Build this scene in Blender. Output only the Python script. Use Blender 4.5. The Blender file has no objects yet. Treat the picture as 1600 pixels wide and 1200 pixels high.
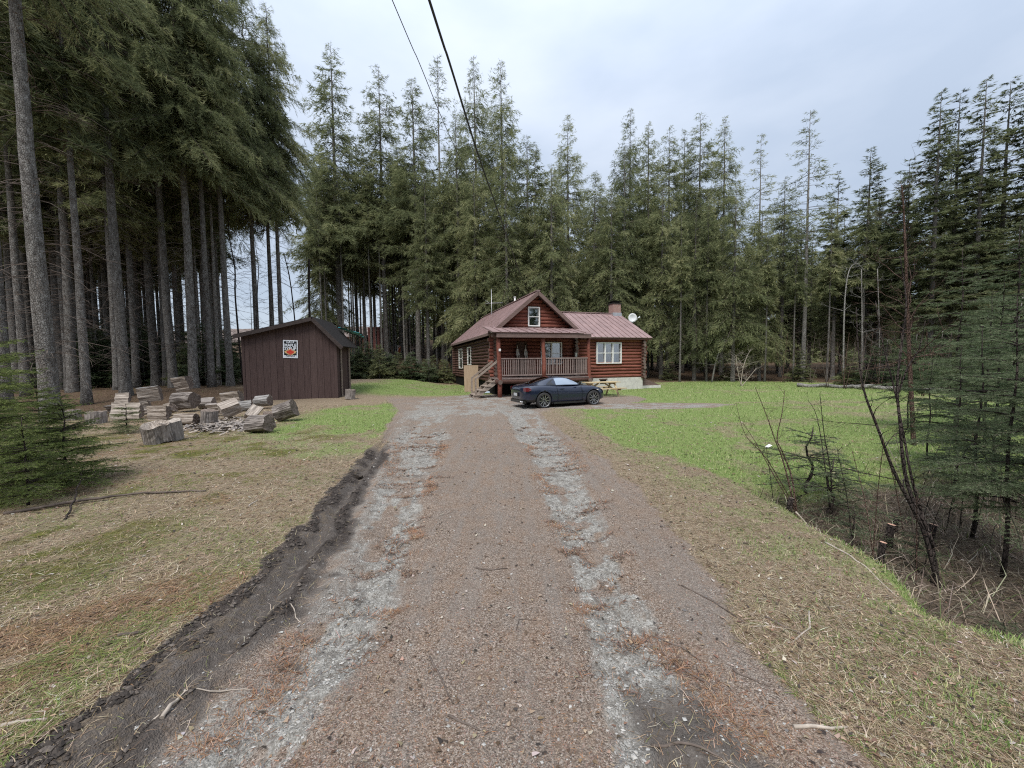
import bpy, math, random
import numpy as np
from mathutils import Vector, Matrix

S = bpy.context.scene
COL = S.collection
rad = math.radians

# ------------------------------------------------------------------ camera, sky, sun, exposure
FPX = 603.0
CAMH = 1.8
PITCH, ROLL = rad(3.13), rad(0.7)
_r = Vector((1, 0, 0)); _u = Vector((0, math.sin(PITCH), math.cos(PITCH))); _f = Vector((0, math.cos(PITCH), -math.sin(PITCH)))
RIGHT = _r * math.cos(ROLL) - _u * math.sin(ROLL)
UP = _u * math.cos(ROLL) + _r * math.sin(ROLL)
FWD = _f
CAM = Vector((0, 0, CAMH))
cam = bpy.data.cameras.new('camera'); camo = bpy.data.objects.new('camera', cam); COL.objects.link(camo)
cam.sensor_width = 36; cam.lens = 36 * FPX / 1600; cam.clip_end = 2000; cam.clip_start = 0.05
M = Matrix.Identity(4)
for i in range(3):
    M[i][0], M[i][1], M[i][2], M[i][3] = RIGHT[i], UP[i], -FWD[i], CAM[i]
camo.matrix_world = M
S.camera = camo

SUN_EL, SUN_AZ = rad(58), rad(200)          # soft light from high behind the camera
world = bpy.data.worlds.new('World'); S.world = world; world.use_nodes = True
wn, wl = world.node_tree.nodes, world.node_tree.links
wn.clear()
wo = wn.new('ShaderNodeOutputWorld'); bg = wn.new('ShaderNodeBackground')
wl.new(bg.outputs[0], wo.inputs[0]); bg.inputs[1].default_value = 0.1
sky = wn.new('ShaderNodeTexSky'); sky.sky_type = 'NISHITA'; sky.sun_disc = False
sky.sun_elevation = SUN_EL; sky.sun_rotation = SUN_AZ
tc = wn.new('ShaderNodeTexCoord')
mp = wn.new('ShaderNodeMapping'); mp.inputs['Scale'].default_value = (1.6, 1.6, 4.0)
wl.new(tc.outputs['Generated'], mp.inputs[0])
nz = wn.new('ShaderNodeTexNoise'); nz.inputs['Scale'].default_value = 1.3; nz.inputs['Detail'].default_value = 5; nz.inputs['Roughness'].default_value = .5
wl.new(mp.outputs[0], nz.inputs['Vector'])
rp = wn.new('ShaderNodeValToRGB')
rp.color_ramp.elements[0].position = .33; rp.color_ramp.elements[0].color = (2.35, 2.74, 3.34, 1)
rp.color_ramp.elements[1].position = .68; rp.color_ramp.elements[1].color = (3.25, 3.56, 4.05, 1)
wl.new(nz.outputs['Fac'], rp.inputs[0])
sx = wn.new('ShaderNodeSeparateXYZ'); wl.new(tc.outputs['Generated'], sx.inputs[0])
# overcast sky: gently brighter overhead
mr0 = wn.new('ShaderNodeMath'); mr0.operation = 'MAXIMUM'; wl.new(sx.outputs[2], mr0.inputs[0]); mr0.inputs[1].default_value = 0
mr1 = wn.new('ShaderNodeMath'); mr1.operation = 'POWER'; wl.new(mr0.outputs[0], mr1.inputs[0]); mr1.inputs[1].default_value = 2.0
mr = wn.new('ShaderNodeMath'); mr.operation = 'MULTIPLY_ADD'; wl.new(mr1.outputs[0], mr.inputs[0]); mr.inputs[1].default_value = 1.3; mr.inputs[2].default_value = .82
vm = wn.new('ShaderNodeVectorMath'); vm.operation = 'SCALE'
wl.new(rp.outputs[0], vm.inputs[0]); wl.new(mr.outputs[0], vm.inputs['Scale'])
mxs = wn.new('ShaderNodeMix'); mxs.data_type = 'RGBA'; mxs.inputs[0].default_value = .88
wl.new(sky.outputs[0], mxs.inputs[6]); wl.new(vm.outputs[0], mxs.inputs[7]); wl.new(mxs.outputs[2], bg.inputs[0])

sl = bpy.data.lights.new('sun', 'SUN'); sl.energy = 1.5; sl.angle = rad(25); sl.color = (1, .96, .9)
so = bpy.data.objects.new('sun', sl); COL.objects.link(so)
sd = Vector((math.cos(SUN_EL) * math.sin(SUN_AZ), math.cos(SUN_EL) * math.cos(SUN_AZ), math.sin(SUN_EL)))
so.rotation_euler = sd.to_track_quat('Z', 'Y').to_euler(); so.location = (0, -20, 40)
S.view_settings.view_transform = 'Standard'; S.view_settings.look = 'None'
S.view_settings.exposure = 1.25; S.view_settings.gamma = 1.0; S.view_settings.use_curve_mapping = False
S.cycles.filter_width = 1.15; S.cycles.use_denoising = False
S.cycles.max_bounces = 6; S.cycles.diffuse_bounces = 3; S.cycles.glossy_bounces = 3; S.cycles.transparent_max_bounces = 8

# ------------------------------------------------------------------ survey helpers (photo bearings -> points on the ground)
def ray(px, py):
    return RIGHT * ((px - 800) / FPX) + UP * ((600 - py) / FPX) + FWD
def G(px, py, z=0.0):
    d = ray(px, py); t = (z - CAMH) / d.z
    return CAM + d * t
def PT(px, py, Y):
    d = ray(px, py); return CAM + d * (Y / d.y)
def XB(px, Y, z=1.0):
    k = (px - 800) / FPX; q = Vector((0, Y, z - CAMH))
    den = RIGHT.x - k * FWD.x
    return (k * q.dot(FWD) - q.dot(RIGHT)) / den
def along(O, d, px, z=1.2):
    k = (px - 800) / FPX; q = Vector((O[0], O[1], z)) - CAM; d = Vector((d[0], d[1], 0))
    return (k * q.dot(FWD) - q.dot(RIGHT)) / (d.dot(RIGHT) - k * d.dot(FWD))
def curve_xy(pts):
    a = sorted([(g.y, g.x) for g in (G(*p) for p in pts)])
    return np.array([q[0] for q in a]), np.array([q[1] for q in a])

# ------------------------------------------------------------------ numpy noise
def ss(a, b, x):
    t = np.clip((x - a) / (b - a), 0, 1); return t * t * (3 - 2 * t)
def _hash(i, j, k):
    n = (i * 374761393 + j * 668265263 + k * 1442695041) & 0xffffffff
    n = ((n ^ (n >> 13)) * 1274126177) & 0xffffffff
    return ((n ^ (n >> 16)) & 0xffff) / 65535.0
def vnoise(x, y, seed=0):
    x = np.asarray(x, float); y = np.asarray(y, float)
    xi = np.floor(x).astype(np.int64); yi = np.floor(y).astype(np.int64)
    fx = x - xi; fy = y - yi; fx = fx * fx * (3 - 2 * fx); fy = fy * fy * (3 - 2 * fy)
    a = _hash(xi, yi, seed); b = _hash(xi + 1, yi, seed); c = _hash(xi, yi + 1, seed); d = _hash(xi + 1, yi + 1, seed)
    return (a * (1 - fx) + b * fx) * (1 - fy) + (c * (1 - fx) + d * fx) * fy
def fbm(x, y, seed=0, o=4):
    s = 0; a = .5; t = 0
    for k in range(o):
        s = s + a * vnoise(x * 2 ** k, y * 2 ** k, seed + k * 17); t += a; a *= .5
    return s / t

# ------------------------------------------------------------------ terrain
LO = curve_xy([(30, 1215), (50, 1200), (170, 1100), (290, 1000), (400, 900), (490, 800), (552, 730), (598, 680), (625, 640), (600, 622), (575, 610)])
MI = curve_xy([(250, 1200), (340, 1100), (450, 1000), (520, 900), (560, 800), (590, 740), (612, 690), (636, 645), (645, 630)])
LL = curve_xy([(300, 1200), (395, 1100), (478, 1000), (545, 900), (583, 800), (620, 700), (645, 650), (660, 630)])
LR = curve_xy([(420, 1200), (520, 1080), (590, 1000), (635, 900), (655, 800), (690, 700), (700, 650), (715, 630)])
RL = curve_xy([(1000, 1200), (955, 1100), (930, 1000), (903, 900), (868, 800), (830, 700), (795, 650), (770, 630)])
RR = curve_xy([(1240, 1200), (1120, 1100), (1025, 1000), (975, 900), (935, 800), (890, 700), (845, 650), (830, 630)])
RE = curve_xy([(1340, 1200), (1255, 1100), (1180, 1000), (1110, 900), (1040, 800), (950, 720), (890, 680), (850, 650), (840, 640), (1000, 628), (1010, 622)])
GR = curve_xy([(1700, 1130), (1600, 1060), (1450, 940), (1330, 860), (1180, 770), (1050, 720), (950, 690), (880, 655), (850, 640)])
BR = curve_xy([(1800, 1090), (1600, 985), (1500, 925), (1350, 855), (1250, 805), (1190, 770), (1165, 745)])
def cx(c, y): return np.interp(y, c[0], c[1])
def sbox(x, a, b, s): return ss(a - s, a + s, x) * (1 - ss(b - s, b + s, x))
def hill(x, y):
    h = .5 * ss(19, 25, y + np.clip(-x - 12, 0, 6) * .5) * ss(-5, -10, x)
    h = h + np.clip(.15 * (y - 38), 0, 6) * ss(2, -6, x)
    h = h + np.clip(.04 * (y - 34), 0, 5) * ss(-6, 6, x)
    return h
def brush_mask(x, y):
    n = (fbm(x * 1.1, y * 1.1, 77) - .5) * 1.0
    return ss(-.15, .35, x - cx(BR, y) + n * .6) * (1 - ss(4.9, 6.0, y + n - (x - 3.5) * .10)) * ss(1.0, 2.0, x)
def masks(x, y):
    n = fbm(x * 1.3, y * 1.3, 5) - .5; n2 = fbm(x * 4, y * 4, 9) - .5
    far = 1 - ss(18, 23, y)
    w = n * .5 + n2 * .3
    lo = cx(LO, y) + w * .5; re_ = cx(RE, y) + w * .7
    road = sbox(x, np.where(y < 9, lo + .25, lo), re_, .14) * far
    park = ss(1.15, .8, np.hypot((x + 1.4) / 3.6, (y - 17.5) / 5.0) + w * .5)
    strip = ss(1.2, .8, np.hypot((x - 4.8) / 4.2, (y - 15.6) / 1.15) + w * .7)
    road = np.maximum(road, np.maximum(park, strip))
    near = 1 - ss(13, 20, y)
    def track(A, B, sd):
        a_, b_ = cx(A, y), cx(B, y); s_ = (x - a_) / np.maximum(b_ - a_, .1)
        along_ = fbm(s_ * 3.2 + sd, y * .75, 200 + sd) - .5; rough = fbm(x * 5, y * 5, 210 + sd) - .5; cross = fbm(x * 1.6 + y * .8, y * 4.5 - x, 220 + sd) - .5
        v = sbox(s_, -.05 + along_ * .7 + rough * .4, 1.0 + along_ * .7 + rough * .5, .2)
        return .86 * v * np.clip(.98 - .95 * ss(.05, .2, along_ * .8 + cross * .6 + rough * .25 - .12 * (1 - ss(2.0, 4.0, y))), 0, 1)
    gl = track(LL, LR, 1); gr = track(RL, RR, 7)
    gm = (.50 + .5 * n2) * sbox(x, cx(MI, y) - .15, cx(LL, y) + .1, .12) * ss(-.4, .0, n + n2)
    gravel = np.maximum(np.maximum(np.maximum(gl, gr), gm) * near, .8 * park * ss(-.05, .15, n + n2))
    gravel = np.maximum(gravel, .75 * strip * ss(-.1, .15, n + n2))
    n3 = fbm(x * 2.3, y * 2.3, 55) - .5
    wq = np.maximum(cx(MI, y) - cx(LO, y), .15); q = (x - cx(LO, y) - (n * .12 + n2 * .3 + n3 * .2)) / wq; nq = fbm(q * 3.5, y * .9, 171) - .5
    clod = np.maximum(sbox(q, -.1 + nq * .3, .32 + nq * .4, .09), sbox(q, .60 + nq * .3, .80 + nq * .4, .07)) * ss(-.50, -.2, n2 + .6 * nq - .26 * ss(4.0, 8, y))
    rut = np.clip(.85 + .3 * n2 + .5 * nq, .45, 1) * sbox(q, -.02, 1.0, .12)
    mud = np.maximum(clod, rut) * (1 - ss(7.0, 11, y + n * 5))
    mud2 = sbox(x, cx(RL, y) + .06, cx(RR, y) - .02, .1) * (1 - ss(1.95, 2.5, y + n * .8)) * .8
    left = ss(-.1, .1, lo - x)
    g = ss(-.1, .25, x - cx(GR, y) + w * 1.2) * ss(1, 3, x)
    gpl = ss(1.1, .5, np.hypot((x + 4.6) / 3.6, (y - 13.5) / 6.0) + w * .8)
    gpl = np.maximum(gpl, .6 * ss(1.1, .5, np.hypot((x + 4.6) / 2.5, (y - 8.3) / 1.2) + w))
    moss = .85 * ss(1.25, .3, np.hypot((x + 4.6) / 1.7, (y - 3.5) / 1.6) + w * 2.2) * ss(-.25, .1, n2 + n)
    moss = np.maximum(moss, .8 * ss(.0, .2, n + n2 * .7) * ss(-3.0, -5.0, x) * (1 - ss(9, 12, y)))
    verg = .5 * ss(-.25, .9, x - cx(RE, y) + w * 1.6) * ss(1, 2, x) * ss(-.15, .1, n2 + n * .5 + .05) * .8
    back = ss(20, 23, y) * (1 - ss(33, 36, y)) * ss(-12, -9, x)
    big = fbm(x * .45, y * .45, 91) - .5
    green = np.clip(np.maximum(np.maximum(g, gpl * left), np.maximum(verg, back * .9)), 0, 1) * (1 - .6 * ss(.0, .3, n * .7 + n2 * .6 + big * .8))
    edge = 33.5 + 1.2 * np.sin(x * .4) + n * 3 - 6 * ss(16, 30, x)
    forest = np.maximum(ss(-1, 1.5, y - edge), ss(-1, 1, -(x + 14.3 + np.clip(y - 16, 0, 30) * .2) + n * 3) * ss(11, 14, y + n * 3))
    forest = np.maximum(forest, ss(0, 2, x - 24 + n * 4))
    brush = brush_mask(x, y)
    return dict(road=road, gravel=gravel, mud=np.maximum(mud, mud2), green=green * (1 - forest), forest=forest, brush=brush, moss=moss * left, park=park, mudl=clod * (1 - ss(7.5, 11, y + n * 5)))
def terrain(x, y, detail=True):
    x = np.asarray(x, float); y = np.asarray(y, float)
    h = hill(x, y) + (fbm(x * .3, y * .3, 3) - .5) * .12 * ss(1, 8, y)
    near = 1 - ss(11, 18, y)
    h = h - .05 * sbox(x, cx(LL, y), cx(LR, y), .15) * near - .045 * sbox(x, cx(RL, y), cx(RR, y), .18) * near
    lo, mi = cx(LO, y), cx(MI, y); wdt = np.maximum(mi - lo, .15)
    q = (x - lo) / wdt
    n = fbm(x * 5, y * 5, 21) - .5
    fadem = 1 - ss(9, 13, y)
    h = h + fadem * (.022 * np.exp(-((q - .12) / .17) ** 2) * (.1 + 1.7 * fbm(x * 3, y * 3, 8)) - .05 * np.exp(-((q - .45) / .13) ** 2) + .03 * np.exp(-((q - .70) / .09) ** 2) - .02 * np.exp(-((q - .88) / .09) ** 2))
    h = h + .04 * ss(-.2, .9, lo - x) * ss(.5, 3, y)
    dv = G(1555, 935); h = h - .38 * np.exp(-((x - dv.x) / .55) ** 2 - ((y - dv.y - .1) / .35) ** 2)
    b = brush_mask(x, y)
    h = h - b * (.28 + .22 * (1 - ss(3.5, 6, y))) + b * (fbm(x * 2, y * 2, 31) - .5) * .25
    if detail:
        m = masks(x, y)
        h = h + n * .05 * m['mudl'] + (fbm(x * 10, y * 10, 4, 4) - .5) * .065 * m['mudl'] + (fbm(x * 7, y * 7, 14, 4) - .5) * .035 * m['mud'] * (1 - ss(8, 11, y))
        rdg = np.abs(fbm(x * 1.7 + y * .5, y * 3.6 - x * .8, 19) - .5) * 2
        trk = np.maximum(sbox(x, cx(LL, y) - .1, cx(LR, y) + .15, .15), sbox(x, cx(RL, y) - .1, cx(RR, y) + .15, .15)) * near
        h = h - np.clip(rdg - .02, 0, .35) * .11 * trk + trk * .02 + (fbm(x * 11, y * 11, 43) - .5) * .02 * trk + (fbm(x * 7, y * 7, 61) - .5) * .03 * (1 - m['road']) * (1 - ss(12, 16, y))
        h = h + (fbm(x * 6, y * 6, 11) - .5) * .018 * m['road']
    return h
def gz(x, y): return float(terrain(np.array([x]), np.array([y]))[0])

# ------------------------------------------------------------------ object helpers
def tag(o, label=None, cat=None, group=None, kind=None):
    if label: o['label'] = label
    if cat: o['category'] = cat
    if group: o['group'] = group
    if kind: o['kind'] = kind
    return o
def thing(name, label, cat, loc=(0, 0, 0), rz=0.0, group=None):
    o = bpy.data.objects.new(name, None); COL.objects.link(o); o.empty_display_size = .2
    o.location = loc; o.rotation_euler = (0, 0, rz)
    return tag(o, label, cat, group)
def link(name, me, parent=None, mats=None):
    o = bpy.data.objects.new(name, me); COL.objects.link(o)
    if parent is not None: o.parent = parent
    if mats is not None:
        for m in (mats if isinstance(mats, (list, tuple)) else [mats]): me.materials.append(m)
    return o
def np_mesh(name, V, F, mats, mi=None, smooth=False, fattr=None, pcol=None):
    me = bpy.data.meshes.new(name)
    V = np.ascontiguousarray(V, dtype=np.float32); F = np.ascontiguousarray(F, dtype=np.int32); k = F.shape[1]
    me.vertices.add(len(V)); me.vertices.foreach_set('co', V.ravel())
    me.loops.add(F.size); me.loops.foreach_set('vertex_index', F.ravel())
    me.polygons.add(len(F)); me.polygons.foreach_set('loop_start', np.arange(0, F.size, k, dtype=np.int32))
    for m in (mats if isinstance(mats, (list, tuple)) else [mats]): me.materials.append(m)
    if mi is not None: me.polygons.foreach_set('material_index', np.ascontiguousarray(mi, dtype=np.int32))
    me.update(calc_edges=True)
    me.polygons.foreach_set('use_smooth', np.full(len(F), smooth, dtype=bool))
    if fattr is not None:
        for n, a in fattr.items():
            at = me.attributes.new(n, 'FLOAT', 'FACE'); at.data.foreach_set('value', np.ascontiguousarray(a, dtype=np.float32))
    if pcol is not None:
        for n, a in pcol.items():
            at = me.color_attributes.new(n, 'FLOAT_COLOR', 'POINT'); at.data.foreach_set('color', np.ascontiguousarray(a, dtype=np.float32).ravel())
    me.update()
    return me

class MB:
    def __init__(s): s.v = []; s.f = []; s.m = []; s.sm = []
    def add(s, vs, fs, mi=0, sm=False):
        b = len(s.v); s.v += [tuple(p) for p in vs]
        for f in fs: s.f.append(tuple(b + i for i in f)); s.m.append(mi); s.sm.append(sm)
        return s
    def box(s, x0, x1, y0, y1, z0, z1, mi=0):
        return s.add([(x0, y0, z0), (x1, y0, z0), (x1, y1, z0), (x0, y1, z0), (x0, y0, z1), (x1, y0, z1), (x1, y1, z1), (x0, y1, z1)],
              [(3, 2, 1, 0), (4, 5, 6, 7), (0, 1, 5, 4), (1, 2, 6, 5), (2, 3, 7, 6), (3, 0, 4, 7)], mi)
    def beam(s, a, b, w, h, mi=0, up=(0, 0, 1)):
        a = Vector(a); b = Vector(b); t = (b - a).normalized(); U = Vector(up)
        sd = t.cross(U)
        if sd.length < 1e-4: sd = t.cross(Vector((1, 0, 0)))
        sd.normalize(); n = sd.cross(t); sd = sd * (w / 2); n = n * (h / 2)
        vs = [a - sd - n, a + sd - n, a + sd + n, a - sd + n, b - sd - n, b + sd - n, b + sd + n, b - sd + n]
        return s.add(vs, [(0, 1, 2, 3), (7, 6, 5, 4), (1, 0, 4, 5), (2, 1, 5, 6), (3, 2, 6, 7), (0, 3, 7, 4)], mi)
    def tube(s, pts, rs, n=8, mi=0, caps=True, sm=True, capmi=None):
        pts = [Vector(p) for p in pts]
        if not isinstance(rs, (list, tuple)): rs = [rs] * len(pts)
        b = len(s.v); prev = None
        for i, p in enumerate(pts):
            t = (pts[min(i + 1, len(pts) - 1)] - pts[max(i - 1, 0)])
            t = t.normalized() if t.length > 1e-9 else Vector((0, 0, 1))
            if prev is None:
                a = t.cross(Vector((0, 0, 1)));
                if a.length < .1: a = t.cross(Vector((1, 0, 0)))
            else: a = prev - t * prev.dot(t)
            a.normalize(); prev = a; c = t.cross(a)
            for k in range(n):
                th = 2 * math.pi * k / n
                s.v.append(tuple(p + (a * math.cos(th) + c * math.sin(th)) * rs[i]))
        for i in range(len(pts) - 1):
            for k in range(n):
                s.f.append((b + i * n + k, b + i * n + (k + 1) % n, b + (i + 1) * n + (k + 1) % n, b + (i + 1) * n + k)); s.m.append(mi); s.sm.append(sm)
        if caps:
            cm = mi if capmi is None else capmi
            s.f.append(tuple(b + k for k in range(n))[::-1]); s.m.append(cm); s.sm.append(False)
            e = b + (len(pts) - 1) * n
            s.f.append(tuple(e + k for k in range(n))); s.m.append(cm); s.sm.append(False)
        return s
    def slab(s, a, b, c, d, th, mi=0):
        a, b, c, d = map(Vector, (a, b, c, d)); n = (b - a).cross(d - a).normalized() * th
        vs = [a - n, b - n, c - n, d - n, a, b, c, d]
        return s.add(vs, [(3, 2, 1, 0), (4, 5, 6, 7), (0, 1, 5, 4), (1, 2, 6, 5), (2, 3, 7, 6), (3, 0, 4, 7)], mi)
    def prism(s, poly, ax, d0, d1, mi=0):
        # poly in the plane perpendicular to axis ax ('x': (y,z), 'y': (x,z), 'z': (x,y))
        def P(p, d): return {'x': (d, p[0], p[1]), 'y': (p[0], d, p[1]), 'z': (p[0], p[1], d)}[ax]
        n = len(poly); vs = [P(p, d0) for p in poly] + [P(p, d1) for p in poly]
        fs = [tuple(range(n))[::-1], tuple(range(n, 2 * n))] + [(i, (i + 1) % n, n + (i + 1) % n, n + i) for i in range(n)]
        return s.add(vs, fs, mi)
    def lathe(s, prof, n=24, mi=0, axis='y', sm=True):
        b = len(s.v)
        for (r, d) in prof:
            for k in range(n):
                th = 2 * math.pi * k / n; c, q = r * math.cos(th), r * math.sin(th)
                s.v.append({'y': (c, d, q), 'z': (c, q, d), 'x': (d, c, q)}[axis])
        for i in range(len(prof) - 1):
            for k in range(n):
                s.f.append((b + i * n + k, b + i * n + (k + 1) % n, b + (i + 1) * n + (k + 1) % n, b + (i + 1) * n + k)); s.m.append(mi); s.sm.append(sm)
        return s
    def mesh(s, name):
        me = bpy.data.meshes.new(name); me.from_pydata(s.v, [], s.f)
        me.polygons.foreach_set('material_index', s.m); me.update()
        me.polygons.foreach_set('use_smooth', s.sm); return me
    def build(s, name, mats, parent=None, fix=True):
        me = s.mesh(name)
        if fix:
            import bmesh
            bm = bmesh.new(); bm.from_mesh(me); bmesh.ops.recalc_face_normals(bm, faces=bm.faces); bm.to_mesh(me); bm.free()
        return link(name, me, parent, mats)

# ------------------------------------------------------------------ materials
class NT:
    def __init__(s, name, rough=.8, spec=.3):
        s.m = bpy.data.materials.new(name); s.m.use_nodes = True; s.t = s.m.node_tree; s.n = s.t.nodes; s.l = s.t.links
        s.b = s.n['Principled BSDF']; s.b.inputs['Roughness'].default_value = rough; s.b.inputs['Specular IOR Level'].default_value = spec
        s.tc = None
    def co(s, k='Object', scale=None):
        if s.tc is None: s.tc = s.n.new('ShaderNodeTexCoord')
        if scale is None: return s.tc.outputs[k]
        m = s.n.new('ShaderNodeMapping'); m.inputs['Scale'].default_value = scale; s.l.new(s.tc.outputs[k], m.inputs[0]); return m.outputs[0]
    def put(s, sock, v):
        if isinstance(v, bpy.types.NodeSocket): s.l.new(v, sock)
        elif isinstance(v, (tuple, list)): sock.default_value = (*v, 1) if len(v) == 3 and len(sock.default_value) == 4 else v
        else: sock.default_value = v
    def noise(s, vec, scale, detail=4, rough=.55, out='Fac', dist=0):
        q = s.n.new('ShaderNodeTexNoise'); s.l.new(vec, q.inputs['Vector']); q.inputs['Scale'].default_value = scale
        q.inputs['Detail'].default_value = detail; q.inputs['Roughness'].default_value = rough; q.inputs['Distortion'].default_value = dist
        return q.outputs[out]
    def voro(s, vec, scale, out='Distance', feat='F1', rnd=1):
        q = s.n.new('ShaderNodeTexVoronoi'); q.feature = feat; s.l.new(vec, q.inputs['Vector']); q.inputs['Scale'].default_value = scale
        q.inputs['Randomness'].default_value = rnd
        return q.outputs[out]
    def ramp(s, f, stops, interp='LINEAR'):
        q = s.n.new('ShaderNodeValToRGB'); s.put(q.inputs[0], f); e = q.color_ramp.elements; q.color_ramp.interpolation = interp
        while len(e) < len(stops): e.new(.5)
        for i, (p, c) in enumerate(stops):
            e[i].position = p; e[i].color = (*c, 1) if isinstance(c, (tuple, list)) else (c, c, c, 1)
        return q.outputs[0]
    def mix(s, f, a, b, blend='MIX'):
        q = s.n.new('ShaderNodeMix'); q.data_type = 'RGBA'; q.blend_type = blend; q.clamp_factor = True
        s.put(q.inputs[0], f); s.put(q.inputs[6], a); s.put(q.inputs[7], b); return q.outputs[2]
    def math(s, op, a, b=0.0, c=None, clamp=False):
        q = s.n.new('ShaderNodeMath'); q.operation = op; q.use_clamp = clamp; s.put(q.inputs[0], a); s.put(q.inputs[1], b)
        if c is not None: s.put(q.inputs[2], c)
        return q.outputs[0]
    def attr(s, name, out='Fac'):
        q = s.n.new('ShaderNodeAttribute'); q.attribute_name = name; return q.outputs[out]
    def sep(s, c):
        q = s.n.new('ShaderNodeSeparateColor'); s.l.new(c, q.inputs[0]); return q.outputs
    def orand(s):
        q = s.n.new('ShaderNodeObjectInfo'); return q.outputs['Random']
    def bump(s, h, strength=.5, dist=.02):
        q = s.n.new('ShaderNodeBump'); q.inputs['Strength'].default_value = strength; q.inputs['Distance'].default_value = dist
        s.l.new(h, q.inputs['Height']); s.l.new(q.outputs[0], s.b.inputs['Normal']); return q
    def base(s, c): s.put(s.b.inputs['Base Color'], c); return s
    def translucent(s, c, f):
        t = s.n.new('ShaderNodeBsdfTranslucent'); s.put(t.inputs[0], c); mx = s.n.new('ShaderNodeMixShader'); mx.inputs[0].default_value = f
        o = [q for q in s.n if q.type == 'OUTPUT_MATERIAL'][0]
        s.l.new(s.b.outputs[0], mx.inputs[1]); s.l.new(t.outputs[0], mx.inputs[2]); s.l.new(mx.outputs[0], o.inputs[0])

MT = {}
def simple(name, c, rough=.7, spec=.3, var=.25, scale=6, bump=0, stretch=None, metal=0):
    t = NT(name, rough, spec); v = t.co('Object', stretch) if stretch else t.co()
    n = t.noise(v, scale, 6, .65)
    lo = tuple(x * (1 - var) for x in c); hi = tuple(min(1, x * (1 + var)) for x in c)
    t.base(t.ramp(n, [(.3, lo), (.7, hi)])); t.b.inputs['Metallic'].default_value = metal
    if bump: t.bump(n, bump, .01)
    MT[name] = t.m; return t.m

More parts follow.
